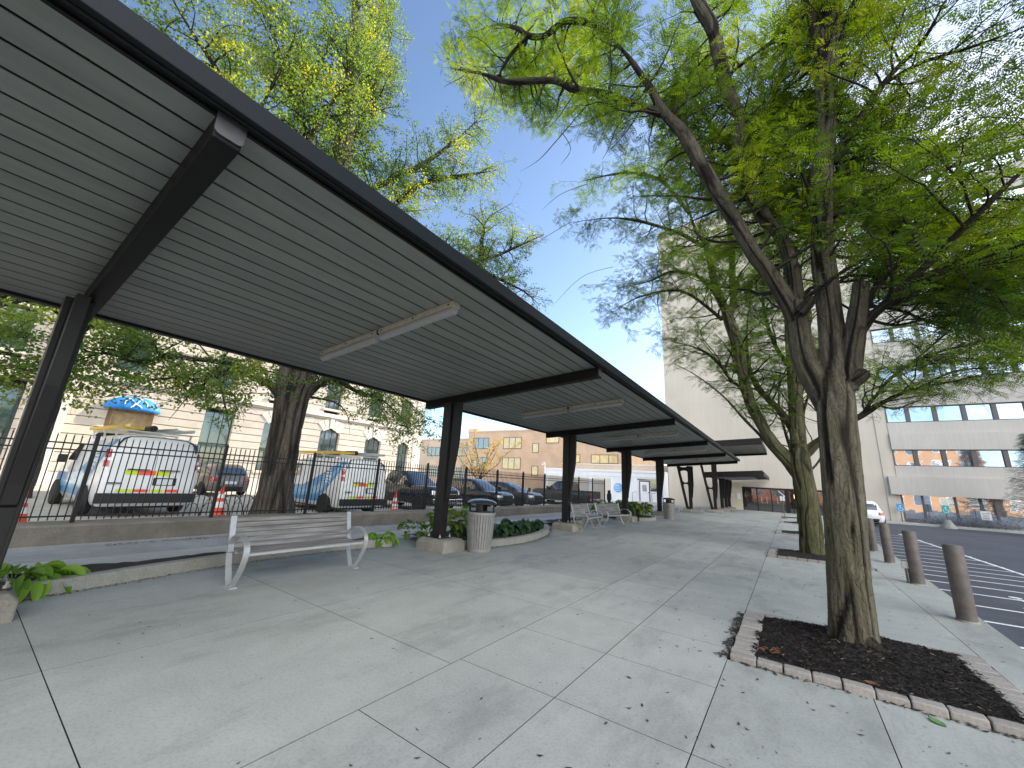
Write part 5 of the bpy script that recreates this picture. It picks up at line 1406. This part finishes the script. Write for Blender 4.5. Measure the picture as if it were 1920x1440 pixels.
S.limb([(1496, 590, 32, -.1), (1487, 511, 30, .0), (1464, 444, 29, .1), (1433, 409, 27, .15), (1402, 347, 26, .2), (1384, 276, 25, .25), (1389, 222, 24, .3), (1367, 178, 23, .3), (1349, 111, 22, .3), (1336, 53, 21, .3), (1309, 5, 19, .3), (1285, -80, 14, .3), (1250, -220, 9, .2)], 1.)
S.limb([(1567, 740, 70, 0), (1562, 650, 60, 0), (1557, 600, 54, .05), (1546, 511, 49, .1), (1541, 422, 45, .15), (1541, 311, 43, .2), (1549, 222, 41, .2), (1549, 156, 40, .2), (1553, 89, 38, .2), (1558, 20, 34, .2), (1562, -70, 28, .2), (1570, -220, 18, .1)], 1.)
S.limb([(1549, 140, 22, .2), (1532, 75, 17, .1), (1512, 10, 14, 0), (1490, -70, 10, -.2)], 1.)
S.limb([(1560, 110, 20, .2), (1585, 40, 16, .2), (1625, -30, 12, .1), (1680, -110, 8, 0)], 1.)
S.limb([(1585, 730, 52, 0), (1597, 660, 50, -.05), (1606, 600, 46, -.1), (1612, 545, 40, -.1), (1613, 530, 36, -.1)], 0)
S.limb([(1600, 640, 30, -.05), (1630, 598, 25, -.1), (1656, 573, 22, -.1), (1722, 511, 20, -.2), (1767, 467, 19, -.25), (1811, 422, 18, -.3), (1856, 378, 17, -.35), (1918, 320, 15, -.4), (2010, 245, 12, -.45), (2100, 160, 8, -.5)], 1.)
S.limb([(1606, 605, 26, 0), (1630, 560, 21, .2), (1647, 533, 20, .35), (1669, 467, 18, .6), (1700, 400, 15, .8), (1744, 369, 12, .9), (1840, 310, 9, 1.1), (1930, 255, 6, 1.3)], 1.2)
S.limb([(1567, 405, 12, .15), (1602, 373, 9, .4), (1638, 351, 7, .6), (1700, 330, 5, .9)], 1.)
S.limb([(1562, 305, 22, .2), (1590, 258, 18, .2), (1620, 209, 14, .2), (1660, 151, 12, .2), (1727, 80, 10, .1), (1762, 22, 8, 0), (1800, -50, 5, -.1)], 1.)
S.limb([(1655, 158, 10, .2), (1727, 118, 8, .3), (1833, 84, 7, .4), (1935, 46, 5, .5)], 1.)
S.limb([(1767, 470, 9, -.25), (1790, 505, 8, -.1), (1814, 525, 7, 0), (1863, 549, 6, .1), (1892, 588, 5, .1), (1925, 640, 4, .1)], 1.)
S.limb([(1669, 470, 10, .6), (1730, 430, 8, 1.0), (1820, 420, 7, 1.4), (1930, 425, 5, 1.7)], 1.3)
S.limb([(1240, 214, 13, -.5), (1178, 191, 11, -.6), (1129, 175, 10, -.65), (1075, 167, 9, -.7), (1035, 151, 8, -.7), (951, 153, 7, -.75), (902, 138, 6, -.8), (845, 128, 4, -.8)], 1.2)
S.limb([(1135, 56, 9, -.6), (1111, 44, 8, -.6), (1058, 40, 7, -.65), (1022, 67, 6, -.65), (991, 67, 6, -.7), (969, 53, 5, -.7), (929, 47, 4, -.7), (880, 64, 3, -.75)], 1.2)
S.limb([(991, 67, 5, -.7), (960, 100, 4, -.7), (935, 140, 3, -.7)], 1.)
S.limb([(1402, 347, 10, .2), (1370, 280, 9, .8), (1330, 230, 7, 1.2), (1260, 120, 5, 1.6)], 1.2)
S.limb([(1384, 276, 10, .25), (1440, 210, 8, .9), (1470, 120, 6, 1.4), (1480, 40, 5, 1.6)], 1.2)
S.limb([(1546, 470, 10, .1), (1500, 390, 8, .9), (1478, 300, 6, 1.3), (1455, 200, 5, 1.5)], 1.2)
S.limb([(1541, 350, 10, .2), (1600, 300, 7, 1.2), (1680, 260, 6, 1.8), (1790, 230, 4, 2.3)], 1.3)
S.limb([(1120, 172, 1.8, -.65), (1085, 215, 1.5, -.65), (1045, 262, 1.2, -.65), (1010, 300, .9, -.65), (975, 322, .7, -.65)], 0)
S.limb([(1055, 250, 1.1, -.65), (1070, 280, .9, -.65), (1050, 310, .7, -.65)], 0)
S.limb([(1722, 511, 12, -.2), (1760, 540, 9, .5), (1820, 580, 7, 1.1), (1930, 600, 5, 1.5)], 1.6)
S.limb([(1656, 573, 11, -.1), (1700, 560, 8, .9), (1760, 500, 7, 1.8), (1860, 470, 5, 2.4), (1950, 470, 3, 2.6)], 1.6)
S.limb([(1630, 600, 10, -.1), (1680, 610, 7, .8), (1740, 600, 5, 1.5), (1800, 620, 3, 2.)], 1.4)
t1 = thing('honey_locust_tree', 'nearest honey locust, furrowed trunk forking low inside the paver square', 'tree', (.45, 5.95, 0), 0, 'honey locusts along the plaza')
def shift(o, t): o.location = (-t.location[0], -t.location[1], -t.location[2]); return o
shift(bark_mesh('trunk', S, t1, M_bark1, .0105, .017, 9.0, .03, stretch=.10, smooth=3), t1)
thin = [(P[max(0, np.nonzero(R <= .034)[0].min()-1):], R[max(0, np.nonzero(R <= .034)[0].min()-1):]) for P, R, _ in S.limbs if (R <= .034).sum() > 1]
k1 = keep_with(_by1)
tb, A, D = grow(S, .125, .7, 1.8, .14, .5, .065, k1, seed=11, zmin=3.7, droop=.05, up=.05, hz=.2, view=S.n)
m = k1(A); A, D = A[m], D[m]
shift(thin_wood('branches', thin+tb, t1, M_twig), t1)
shift(fronds('crown', A, D, t1, M_loc, .15, .25, 7, 21, tint=clump_tint(A, 4)), t1)
LOG('tree1 fronds', len(A), 'tubes', len(tb))

# ---- tree 2: mossy locust behind it
S = Skel(.42, 13.9)
S.limb([(1527, 1050, 66, 0), (1524, 1032, 53, 0), (1519, 980, 46, 0), (1512, 930, 44, 0), (1505, 895, 45, 0), (1499, 862, 44, 0), (1496, 825, 28, 0), (1495, 790, 10, 0)], 0)
S.limb([(1500, 885, 26, 0), (1476, 862, 29, 0), (1452, 835, 26, 0), (1430, 800, 24, -.1), (1409, 760, 23, -.2), (1397, 720, 23, -.2), (1390, 690, 23, -.2), (1384, 650, 24, -.2), (1370, 608, 23, -.2), (1360, 580, 19, -.2), (1342, 539, 16, -.2), (1331, 489, 14, -.2), (1320, 456, 12, -.2), (1303, 428, 10, -.2), (1288, 380, 9, -.2), (1272, 320, 7, -.3), (1252, 255, 5, -.4)], .7)
S.limb([(1366, 592, 18, -.2), (1375, 570, 15, 0), (1373, 531, 13, .2), (1373, 489, 12, .3), (1370, 448, 10, .4), (1360, 380, 8, .6), (1355, 300, 6, .8)], .9)
S.limb([(1498, 860, 34, 0), (1494, 780, 31, .1), (1488, 700, 28, .2), (1483, 640, 24, .4), (1478, 560, 18, .6), (1470, 480, 13, .8), (1465, 400, 8, 1.)], .8)
S.limb([(1490, 815, 20, .1), (1481, 795, 17, .1), (1456, 764, 15, .2), (1431, 739, 13, .3), (1414, 714, 12, .4), (1403, 684, 11, .6), (1400, 620, 9, .9), (1410, 540, 7, 1.3)], 1.)
S.limb([(1398, 745, 10, -.2), (1388, 726, 8, -.3), (1370, 712, 7, -.4), (1350, 684, 7, -.5), (1325, 662, 6, -.6), (1298, 650, 5, -.7), (1262, 640, 4, -.8)], 1.5)
S.limb([(1355, 600, 9, -.2), (1325, 575, 7, -.4), (1289, 550, 6, -.6), (1250, 545, 5, -.8), (1191, 560, 4, -1.), (1150, 585, 3, -1.1)], 1.4)
S.limb([(1345, 556, 9, -.2), (1311, 520, 7, -.4), (1262, 509, 6, -.6), (1215, 528, 4, -.8), (1160, 540, 3, -1.)], 1.2)
S.limb([(1318, 462, 8, -.2), (1280, 440, 7, -.3), (1244, 427, 6, -.4), (1191, 413, 5, -.5), (1138, 409, 4, -.6), (1067, 418, 3, -.7)], 1.)
S.limb([(1292, 400, 7, -.2), (1244, 342, 6, -.3), (1191, 324, 5, -.4), (1138, 329, 4, -.5), (1084, 342, 3, -.5)], 1.)
S.limb([(1505, 860, 20, .1), (1560, 806, 15, .2), (1612, 782, 13, .3), (1674, 745, 10, .4), (1724, 728, 8, .5), (1800, 712, 6, .6), (1890, 690, 4, .7)], 1.5)
S.limb([(1612, 782, 8, .3), (1680, 700, 7, .9), (1760, 660, 6, 1.3), (1850, 640, 5, 1.6), (1940, 620, 3, 1.8)], 1.3)
S.limb([(1490, 700, 12, .2), (1450, 640, 8, 1.4), (1430, 560, 6, 2.2), (1440, 480, 4, 2.6)], 1.)
S.limb([(1485, 650, 12, .4), (1520, 600, 8, 1.5), (1500, 520, 6, 2.3), (1520, 430, 4, 2.6)], 1.)
S.limb([(1067, 418, 1., -.7), (1030, 440, .8, -.7), (985, 470, .6, -.7)], 0); S.limb([(1150, 500, 1., -.9), (1090, 520, .8, -.9), (1035, 575, .6, -.9)], 0); S.limb([(1100, 345, 1., -.5), (1050, 365, .8, -.5), (1015, 395, .6, -.5)], 0)
S.limb([(1724, 728, 6, .5), (1780, 700, 5, 1.), (1850, 690, 4, 1.6), (1930, 700, 3, 2.)], 1.6)
S.limb([(1700, 690, 6, 1.0), (1780, 620, 5, 1.6), (1860, 560, 4, 2.2), (1950, 540, 3, 2.6)], 1.6)
t2 = thing('honey_locust_tree', 'second honey locust with green mossy trunk leaning left', 'tree', (.42, 13.9, 0), 0, 'honey locusts along the plaza')
shift(bark_mesh('trunk', S, t2, M_bark2, .018, .016, 7.0, .05, seed=31, stretch=.16), t2)
thin = [(P[max(0, np.nonzero(R <= .055)[0].min()-1):], R[max(0, np.nonzero(R <= .055)[0].min()-1):]) for P, R, _ in S.limbs if (R <= .055).sum() > 1]
k2 = keep_with(_by2)
tb, A, D = grow(S, .17, .9, 2.2, .16, .6, .08, k2, seed=12, zmin=3.4, droop=.06, up=.05, hz=.2)
m = k2(A); A, D = A[m], D[m]
shift(thin_wood('branches', thin+tb, t2, M_twig, 4), t2)
shift(fronds('crown', A, D, t2, M_loc, .18, .30, 6, 22, tint=clump_tint(A, 8, .0, .8)), t2)
LOG('tree2 fronds', len(A), 'tubes', len(tb))

# ---- trees 3 and 4 farther along, mostly hidden
def plain_tree(name, label, x, y, h0, H, nl, spread, r, bark, leafm, kind, group=None, keep=None, seed=1, sp=.6, L=(1., 2.2), z0=0., leafsz=(.2, .3), K=4, per=5, zmin=2.6, lean=(0, 0), twl=.6, tsp=.3, fsp=.14, tl=(0, .85)):
    rg = np.random.default_rng(seed); t = thing(name, label, 'tree', (x, y, z0), 0, group); Sk = Skel(x, y+1e-3)
    top = np.array([x+lean[0], y+lean[1], z0+h0]); P = [np.array([x, y, z0-.1]), np.array([x, y, z0+.3]), (np.array([x, y, z0+.3])+top)/2+rg.normal(0, .05, 3), top]
    D_ = cr([[*p, q] for p, q in zip(P, (r*1.5, r*1.05, r*.95, r*.85))], 5); Sk.raw(D_[:, :3], D_[:, 3], 0)
    for k in range(nl):
        az = 2*PI*k/nl+rg.uniform(-.4, .4); el = rg.uniform(.5, 1.25) if k else 1.45; p = top-np.array([0, 0, rg.uniform(0, .3*h0)*(k > 0)]); d = np.array([math.cos(az)*math.cos(el), math.sin(az)*math.cos(el), math.sin(el)])
        LL = (H-h0)*rg.uniform(.75, 1.05)/(math.sin(el)*.6+.4)*spread; Q = [p]
        for j in range(7): d = nrm(d+rg.normal(0, .13, 3)+np.array([0, 0, .04])); Q.append(Q[-1]+d*LL/7)
        RR = np.linspace(r*.5, .015, 8); D_ = cr([[*p, q] for p, q in zip(Q, RR)], 3); Sk.raw(D_[:, :3], D_[:, 3], 1.)
    shift(bark_mesh('trunk', Sk, t, bark, max(.03, r*.13), .02, 6., .05, seed=seed), t)
    tn = [(P[max(0, np.nonzero(R <= .055)[0].min()-1):], R[max(0, np.nonzero(R <= .055)[0].min()-1):]) for P, R, _ in Sk.limbs if (R <= .055).sum() > 1]
    kp = keep or (lambda P: np.ones(len(P), bool))
    tb, A, D = grow(Sk, sp, L[0], L[1], tsp, twl, fsp, kp, seed=seed, zmin=z0+zmin); m = kp(A); A, D = A[m], D[m]
    shift(thin_wood('branches', tn+tb, t, M_twig, 3), t)
    if kind == 'frond': shift(fronds('crown', A, D, t, leafm, leafsz[0], leafsz[1], K, seed, wid=.11, tint=clump_tint(A, seed, *tl)), t)
    else: shift(fans('crown', A, D, t, leafm, per, leafsz[0], leafsz[1], seed, tint=clump_tint(A, seed, *tl)), t)
    LOG(name, label[:24], len(A)); return t
plain_tree('honey_locust_tree', 'third honey locust, crown showing behind the mossy one', .42, 21.3, 2.9, 9.5, 6, .95, .2, M_bark2, M_loc, 'frond', 'honey locusts along the plaza', k2, 41, sp=.3)
plain_tree('honey_locust_tree', 'fourth honey locust, farthest along the plaza', .42, 29.1, 2.9, 9.0, 5, .95, .18, M_bark2, M_loc, 'frond', 'honey locusts along the plaza', k2, 42, sp=.4, leafsz=(.26, .4))

# ---- the big shade tree behind the fence
GX, GY_ = -13.0, 6.0
S = Skel(GX, GY_)
S.limb([(505, 985, 100, 0), (511, 955, 84, 0), (517, 920, 71, 0), (527, 865, 63, 0), (538, 800, 61, 0), (549, 740, 66, 0), (556, 712, 74, 0), (566, 680, 66, 0), (585, 600, 56, .1), (607, 480, 50, .1), (625, 380, 42, .2), (642, 280, 34, .2), (655, 180, 26, .1), (665, 60, 18, 0), (672, -60, 10, 0)], .55)
S.limb([(535, 752, 26, 0), (507, 722, 19, -.2), (475, 705, 17, -.5), (445, 688, 15, -.7), (400, 677, 12, -1.0), (350, 672, 11, -1.2), (310, 667, 11, -1.4), (292, 655, 9, -1.0), (270, 628, 7, -1.0), (248, 602, 6, -1.4), (225, 570, 4, -1.3)], 1.0)
S.limb([(302, 667, 9, -1.4), (275, 679, 8, -1.0), (245, 677, 7, -1.6), (212, 664, 6, -1.7), (170, 660, 5, -1.05), (130, 645, 4, -1.9), (60, 640, 3, -1.8)], 1.05)
S.limb([(436, 690, 9, -.7), (405, 701, 8, -.9), (372, 711, 7, -1.1), (330, 709, 6, -1.3), (287, 712, 5, -1.0), (237, 727, 4, -1.7), (180, 752, 3, -1.9)], 1.05)
S.limb([(405, 685, 6, -1.0), (415, 730, 5, -1.3), (425, 775, 4, -1.4), (430, 810, 3, -1.4)], 1.8)
S.limb([(190, 662, 5, -1.05), (100, 690, 4, -2.), (40, 700, 4, -1.8), (-40, 730, 3, -2.4)], 1.05)
S.limb([(567, 745, 26, 0), (583, 733, 19, .2), (602, 717, 17, .4), (622, 709, 14, .6), (645, 720, 10, .9), (675, 737, 8, 1.2), (712, 748, 6, 1.0), (745, 775, 4, 1.7), (770, 815, 3, 1.05)], 1.05)
S.limb([(640, 712, 7, .8), (690, 722, 5, 1.4), (740, 735, 4, 1.9), (785, 770, 3, 1.8)], 1.05)
for rows in ([(590, 580, 30, .1), (583, 420, 22, -.6), (578, 300, 18, -1.), (577, 262, 16, -1.1), (560, 215, 11, -1.2), (543, 165, 9, -1.3), (515, 70, 7, -1.4), (495, 0, 5, -1.5), (480, -80, 4, -1.5)],
             [(577, 270, 13, -1.1), (600, 228, 11, -1.1), (628, 185, 9, -1.1), (655, 130, 7, -1.2), (665, 60, 5, -1.2)],
             [(600, 520, 26, .1), (625, 330, 16, .8), (650, 280, 12, 1.2), (680, 220, 9, 1.4), (720, 120, 7, 1.5), (740, 30, 5, 1.6)],
             [(607, 480, 24, .1), (660, 380, 16, 1.0), (705, 350, 12, 1.5), (760, 325, 9, 1.8), (820, 290, 7, 2.0), (880, 240, 5, 2.2), (930, 190, 3, 2.3)],
             [(640, 420, 16, .6), (720, 400, 12, 1.6), (790, 345, 9, 2.1), (860, 330, 7, 2.4), (930, 320, 4, 2.6)],
             [(620, 440, 18, .5), (740, 470, 12, 2.2), (840, 470, 9, 3.2), (895, 490, 7, 3.6), (905, 440, 6, 3.7), (915, 410, 5, 3.7), (960, 380, 3, 3.8)],
             [(895, 490, 6, 3.6), (930, 480, 5, 3.9), (975, 460, 4, 4.2), (1020, 440, 3, 4.4)],
             [(880, 490, 6, 3.5), (930, 520, 5, 4.0), (980, 545, 3, 4.3), (1010, 570, 2.5, 4.5)],
             [(560, 215, 7, -1.2), (600, 120, 5, -1.2), (640, 40, 4, -1.2)], [(700, 220, 7, 1.4), (690, 100, 5, 1.4), (700, 0, 4, 1.4)],
             [(600, 560, 22, 0), (520, 350, 14, -1.8), (430, 170, 10, -2.6), (360, 60, 7, -3), (300, -40, 5, -3.2)], [(470, 245, 9, -2.3), (520, 140, 6, -2.6), (560, 60, 4, -2.8)],
             [(590, 600, 20, 0), (500, 420, 14, 2.4), (450, 200, 10, 3.4), (440, 60, 6, 3.8)]): S.limb(rows, 1.25)
_gy = [-400, 0, 90, 150, 230, 300, 390, 420, 460, 560, 600, 660, 900]; _gx = [760, 840, 830, 880, 965, 960, 930, 1000, 1010, 1020, 1010, 920, 800]
_gbx = [-200, 0, 60, 150, 200, 260, 330, 400, 440, 470, 600, 660, 720, 760, 790, 1100]; _gby = [760, 745, 740, 790, 785, 740, 760, 810, 850, 745, 745, 790, 830, 870, 850, 640]
def kg(P):
    q, z = project(P); j = RNG.normal(0, 38, len(P))*np.where(q[:, 1] < 640, 1, .5); return (q[:, 0] < np.interp(q[:, 1], _gy, _gx)+j) & (q[:, 1] < np.interp(q[:, 0], _gbx, _gby)+j)
t3 = thing('shade_tree', 'old shade tree with very thick dark trunk just behind the fence', 'tree', (GX, GY_, .05))
shift(bark_mesh('trunk', S, t3, M_bark3, .035, .045, 3.6, .07, seed=51, stretch=.1), t3)
thin = [(P[max(0, np.nonzero(R <= .075)[0].min()-1):], R[max(0, np.nonzero(R <= .075)[0].min()-1):]) for P, R, _ in S.limbs if (R <= .075).sum() > 1]
tb, A, D = grow(S, .165, .9, 2.6, .19, .75, .075, kg, droop=.16, up=.05, seed=14, zmin=3.0)
m = kg(A); A, D = A[m], D[m]
shift(thin_wood('branches', thin+tb, t3, M_twig, 4), t3)
shift(fans('crown', A, D, t3, M_gin, 3, .045, .085, 24, .07, clump_tint(A, 15, .05, 1.)), t3)
LOG('shade fans', len(A))

# ---- other trees and plants
def kb(P):
    q, z = project(P); return q[:, 0] < 700
plain_tree('background_tree', 'tall pale stemmed tree rising behind the canopy at the upper left', -21., 1.7, 8.5, 19, 8, .8, .2, M_bark3, M_gin, 'fan', None, kb, 61, sp=.2, L=(.9, 2.0), leafsz=(.06, .11), per=5, twl=.6, tsp=.26, fsp=.12, tl=(.35, 1.), zmin=6)
plain_tree('background_tree', 'leafy tree beside the stone building at the left edge', -18.5, -1.5, 4.5, 12, 7, .9, .2, M_bark3, M_gin, 'fan', None, None, 62, sp=.3, L=(.9, 2.1), leafsz=(.06, .11), per=5, twl=.6, tsp=.28, fsp=.13, tl=(.1, .9), zmin=3.6)
plain_tree('ornamental_tree', 'small golden leaved tree in front of the tan brick building', -31.4, 38, 1.3, 7.4, 9, 1.0, .12, M_bark3, M_gold, 'fan', None, None, 63, sp=.45, L=(.6, 1.4), leafsz=(.08, .16), per=5, twl=.4, tsp=.34, fsp=.2, tl=(.1, 1.), zmin=2.2)
# blue-green spruce at the right edge
t = thing('spruce_tree', 'blue green spruce in front of the tower at the right edge', 'tree', (13.4, 40, -.1))
b = MB(); b.tint = 0.; b.tube([(0, 0, 0), (0, 0, 6.5)], [.16, .03], 8); b.build('trunk', M_bark3, t)
rg = np.random.default_rng(9); A = []; D = []; tubes = []
for k in range(150):
    z = .9+5.6*(k/150)**.85; az = k*2.4+rg.uniform(-.3, .3); L = (6.9-z)*.30*rg.uniform(.8, 1.15)+.15; d = np.array([math.cos(az), math.sin(az), -.12]); P = np.array([[0, 0, z]+d*L*u+np.array([0, 0, .22*L*u*u]) for u in np.linspace(0, 1, 5)]); tubes.append((P, np.linspace(.025, .006, 5)))
    for u in np.linspace(.18, 1, 9):
        for sgn in (-1, 1): A.append(np.array([0, 0, z])+d*L*u+np.array([0, 0, .22*L*u*u])); D.append(nrm(d+np.cross(d, [0, 0, 1.])*sgn*.7))
thin_wood('branches', tubes, t, M_twig, 4); fronds('crown', np.array(A), np.array(D), t, M_pine, .26, .5, 9, 77, wid=.05, tint=rg.uniform(0, 1, len(A)), hang=.35)
# smoky low shrub row in front of the tower's shop glass
M_lav = leafmat('silver_shrub_leaf', (.10, .11, .12), (.24, .25, .28), .3)
t = thing('silver_shrub', 'soft silvery grey shrub clump along the tower ground floor glass', 'shrub', (11.2, 44.6, 0))
N = 2600; A = np.stack([rg.normal(0, 1.5, N), rg.normal(0, .25, N), np.abs(rg.normal(0, .38, N))+.05], 1); A[:, 2] *= np.clip(1.25-np.abs(A[:, 0])/3.4, .2, 1); D = rg.normal(0, .4, (N, 3))+np.array([0, 0, .8]); D /= np.linalg.norm(D, axis=1)[:, None]
fronds('foliage', A, D, t, M_lav, .12, .26, 4, 78, hang=-.4)
tubes = [(np.array([[x, 0, .0], [x+rg.normal(0, .12), rg.normal(0, .1), .5]]), [.01, .004]) for x in rg.uniform(-2, 2, 26)]; thin_wood('stems', tubes, t, M_twig, 4)

# ---- broad-leaved plants in the beds: arching, ribbed blades in a rosette
M_hosta = leafmat('hosta_leaf', (.10, .20, .03), (.24, .38, .06), .35)
M_hostad = leafmat('dark_hosta_leaf', (.018, .055, .026), (.05, .105, .045), .22)
M_hyd = leafmat('lobed_leaf', (.045, .095, .022), (.13, .21, .045), .35, (.22, .28, .06))
def rosette(name, label, cat, x, y, z, n, R, Lf, W, m, seed, group=None, upr=.6, tint=(.1, .9), stemh=.0):
    rg = np.random.default_rng(seed); V = []; Q = []; T = []; o = 0
    for k in range(n):
        az = k*2.399+rg.uniform(-.3, .3); q = rg.uniform(.15, 1)**.7; el = (1.25-.95*q)*upr+rg.uniform(-.1, .15); L = Lf*rg.uniform(.7, 1.15); w = W*rg.uniform(.75, 1.15)
        base = np.array([math.cos(az)*R*q*.5, math.sin(az)*R*q*.5, stemh*rg.uniform(.2, 1)]); d = np.array([math.cos(az)*math.cos(el), math.sin(az)*math.cos(el), math.sin(el)]); s = nrm(np.cross(d, [0, 0, 1.])+rg.normal(0, .15, 3))
        st = L*rg.uniform(.3, .6); p = base+d*st; ns, nw = 8, 5
        rows = []; dd = d.copy(); c = p.copy()
        for i in range(ns):
            u = i/(ns-1); wd = w*math.sin(PI*min(1, .06+u*.94))**.75*(1-.25*u)
            nn = np.cross(s, dd)
            for j in range(nw):
                g = j/(nw-1)*2-1; rows.append(c+s*g*wd*.5+nn*(abs(g)*.30*wd-.03*wd*math.sin(9*g+3*u)))
            dd = nrm(dd+np.array([0, 0, -.26-.1*rg.random()])); c = c+dd*L/(ns-1)
        V += rows; tt = rg.uniform(*tint); T += [tt]*len(rows)
        Q += [[o+i*nw+j, o+i*nw+j+1, o+(i+1)*nw+j+1, o+(i+1)*nw+j] for i in range(ns-1) for j in range(nw-1)]
        # leaf stalk
        a = np.array([base-s*.004, base+s*.004, p+s*.004, p-s*.004]); V += list(a); T += [tt]*4; Q.append([o+ns*nw+i for i in range(4)]); o += ns*nw+4
    ob = raw_mesh(name, np.array(V), np.array(Q), m, None, np.array(T), True); ob.location = (x, y, z); return tag(ob, label, cat, group)
G1 = 'hosta clumps in the planting beds'
rosette('hosta_plant', 'large bright green hosta at the left edge by the nearest column', 'plant', -7.45, .75, .10, 85, .55, .30, .15, M_hosta, 1, G1, .85)
rosette('hosta_plant', 'second bright hosta behind the left edge column', 'plant', -7.6, .15, .10, 70, .5, .30, .15, M_hosta, 2, G1, .85)
p = atz(718, 1012, .12); rosette('hosta_plant', 'small bright green hosta alone right of the near bench', 'plant', p[0]-.1, p[1], .10, 34, .3, .26, .13, M_hosta, 3, G1, .8)
dk = [(-6.95, 8.35), (-6.75, 9.0), (-7.0, 9.55), (-6.75, 10.1), (-7.1, 10.6), (-6.95, 11.1), (-7.3, 8.8), (-7.4, 9.9)]
for i, ((x, y), lab) in enumerate(zip(dk, ['just right of the near litter bin, front row', 'front row, second right of the near bin', 'middle of the dark clump behind the kerb', 'front row near the right end of the bed', 'back right of the dark clump', 'rightmost, drooping at the end of the bed', 'back row, nearest the bin', 'back row, middle'])):
    rosette('hosta_plant', 'dark green hosta, '+lab, 'plant', x, y, .10, 40, .45, .36, .22, M_hostad, 20+i, G1, .9)
rosette('leafy_shrub', 'yellow green lobed shrub between the column and the near bin', 'shrub', -6.95, 7.25, .10, 60, .45, .22, .15, M_hyd, 40, None, 1.15, (.3, 1.), .55)
rosette('leafy_shrub', 'small lobed shrub sprouting left of the second column', 'shrub', -7.05, 6.35, .10, 30, .35, .18, .12, M_hyd, 41, None, 1.1, (.1, .7), .35)
rosette('leafy_shrub', 'lobed shrub peeking out behind the near litter bin', 'shrub', -7.2, 8.05, .10, 50, .4, .22, .15, M_hyd, 42, None, 1.15, (.4, 1.), .6)
for i, (x, y, lab, m) in enumerate([(-6.5, 20.3, 'bright clump in the second bed, front', M_hyd), (-6.3, 21.0, 'bright clump in the second bed, right end', M_hyd), (-6.9, 19.6, 'dark clump in the second bed beside the column', M_hostad), (-6.9, 20.7, 'dark clump in the second bed, back row', M_hostad), (-7.3, 18.3, 'tall clump left of the second bed column', M_hyd), (-7.4, 21.4, 'pale clump at the back of the second bed', M_hyd)]):
    rosette('leafy_shrub', lab, 'shrub', x, y, .10, 70, .6, .3, .17, m, 50+i, None, 1.15, (.1, 1.), .55)
# ================================================================== camera, sun and sky
SUN_AZ, SUN_EL = 15.0, 31.0       # degrees clockwise from +Y, and up
cam = bpy.data.cameras.new('camera'); co = bpy.data.objects.new('camera', cam); COL.objects.link(co)
cam.sensor_width = 36; cam.sensor_fit = 'HORIZONTAL'; cam.lens = F/1920*36; cam.clip_start = .05; cam.clip_end = 3000
R3 = np.stack([RC[:, 0], -RC[:, 1], -RC[:, 2]], 1)
co.matrix_world = Matrix([[*map(float, R3[0]), 0], [*map(float, R3[1]), 0], [*map(float, R3[2]), 1.55], [0, 0, 0, 1]])
SC.camera = co
sl = bpy.data.lights.new('sun', 'SUN'); so = bpy.data.objects.new('sun', sl); COL.objects.link(so)
sl.energy = SUN_E; sl.angle = math.radians(.53); sl.color = (1., .93, .80)
a, e = math.radians(SUN_AZ), math.radians(SUN_EL)
d = Vector((math.sin(a)*math.cos(e), math.cos(a)*math.cos(e), math.sin(e)))
so.rotation_euler = d.to_track_quat('Z', 'Y').to_euler(); so.location = d*60
w = bpy.data.worlds.new('World'); SC.world = w; w.use_nodes = True
nt = w.node_tree; bg = nt.nodes['Background']; sk = nt.nodes.new('ShaderNodeTexSky'); sk.sky_type = 'NISHITA'
sk.sun_disc = False; sk.sun_elevation = e; sk.sun_rotation = a; sk.altitude = 200; sk.air_density = AIR; sk.dust_density = DUST; sk.ozone_density = OZ
# added bright cloud bank, unseen behind the viewer to the right, filling the shade
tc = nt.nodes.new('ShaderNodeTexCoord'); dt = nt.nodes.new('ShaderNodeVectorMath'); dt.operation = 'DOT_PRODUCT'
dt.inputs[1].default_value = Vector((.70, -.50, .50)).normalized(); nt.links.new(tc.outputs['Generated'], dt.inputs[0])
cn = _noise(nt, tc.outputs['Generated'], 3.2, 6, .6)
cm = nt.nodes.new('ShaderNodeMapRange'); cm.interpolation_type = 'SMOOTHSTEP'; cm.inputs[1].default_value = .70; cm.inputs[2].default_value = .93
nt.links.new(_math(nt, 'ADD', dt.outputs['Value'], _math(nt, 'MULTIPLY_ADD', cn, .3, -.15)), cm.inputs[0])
cx_ = _mix(nt, _math(nt, 'MULTIPLY', cm.outputs[0], .9), sk.outputs[0], tuple(FILL_CLOUD*q for q in (.97, .985, .99)))
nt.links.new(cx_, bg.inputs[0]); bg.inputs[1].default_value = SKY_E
SC.view_settings.view_transform = 'Standard'; SC.view_settings.look = 'None'; SC.view_settings.exposure = EXPO; SC.view_settings.gamma = 1
SC.render.engine = 'CYCLES'; SC.cycles.use_denoising = True
SC.cycles.max_bounces = 8; SC.cycles.diffuse_bounces = 4; SC.cycles.glossy_bounces = 4; SC.cycles.transmission_bounces = 4; SC.cycles.sample_clamp_indirect = 6
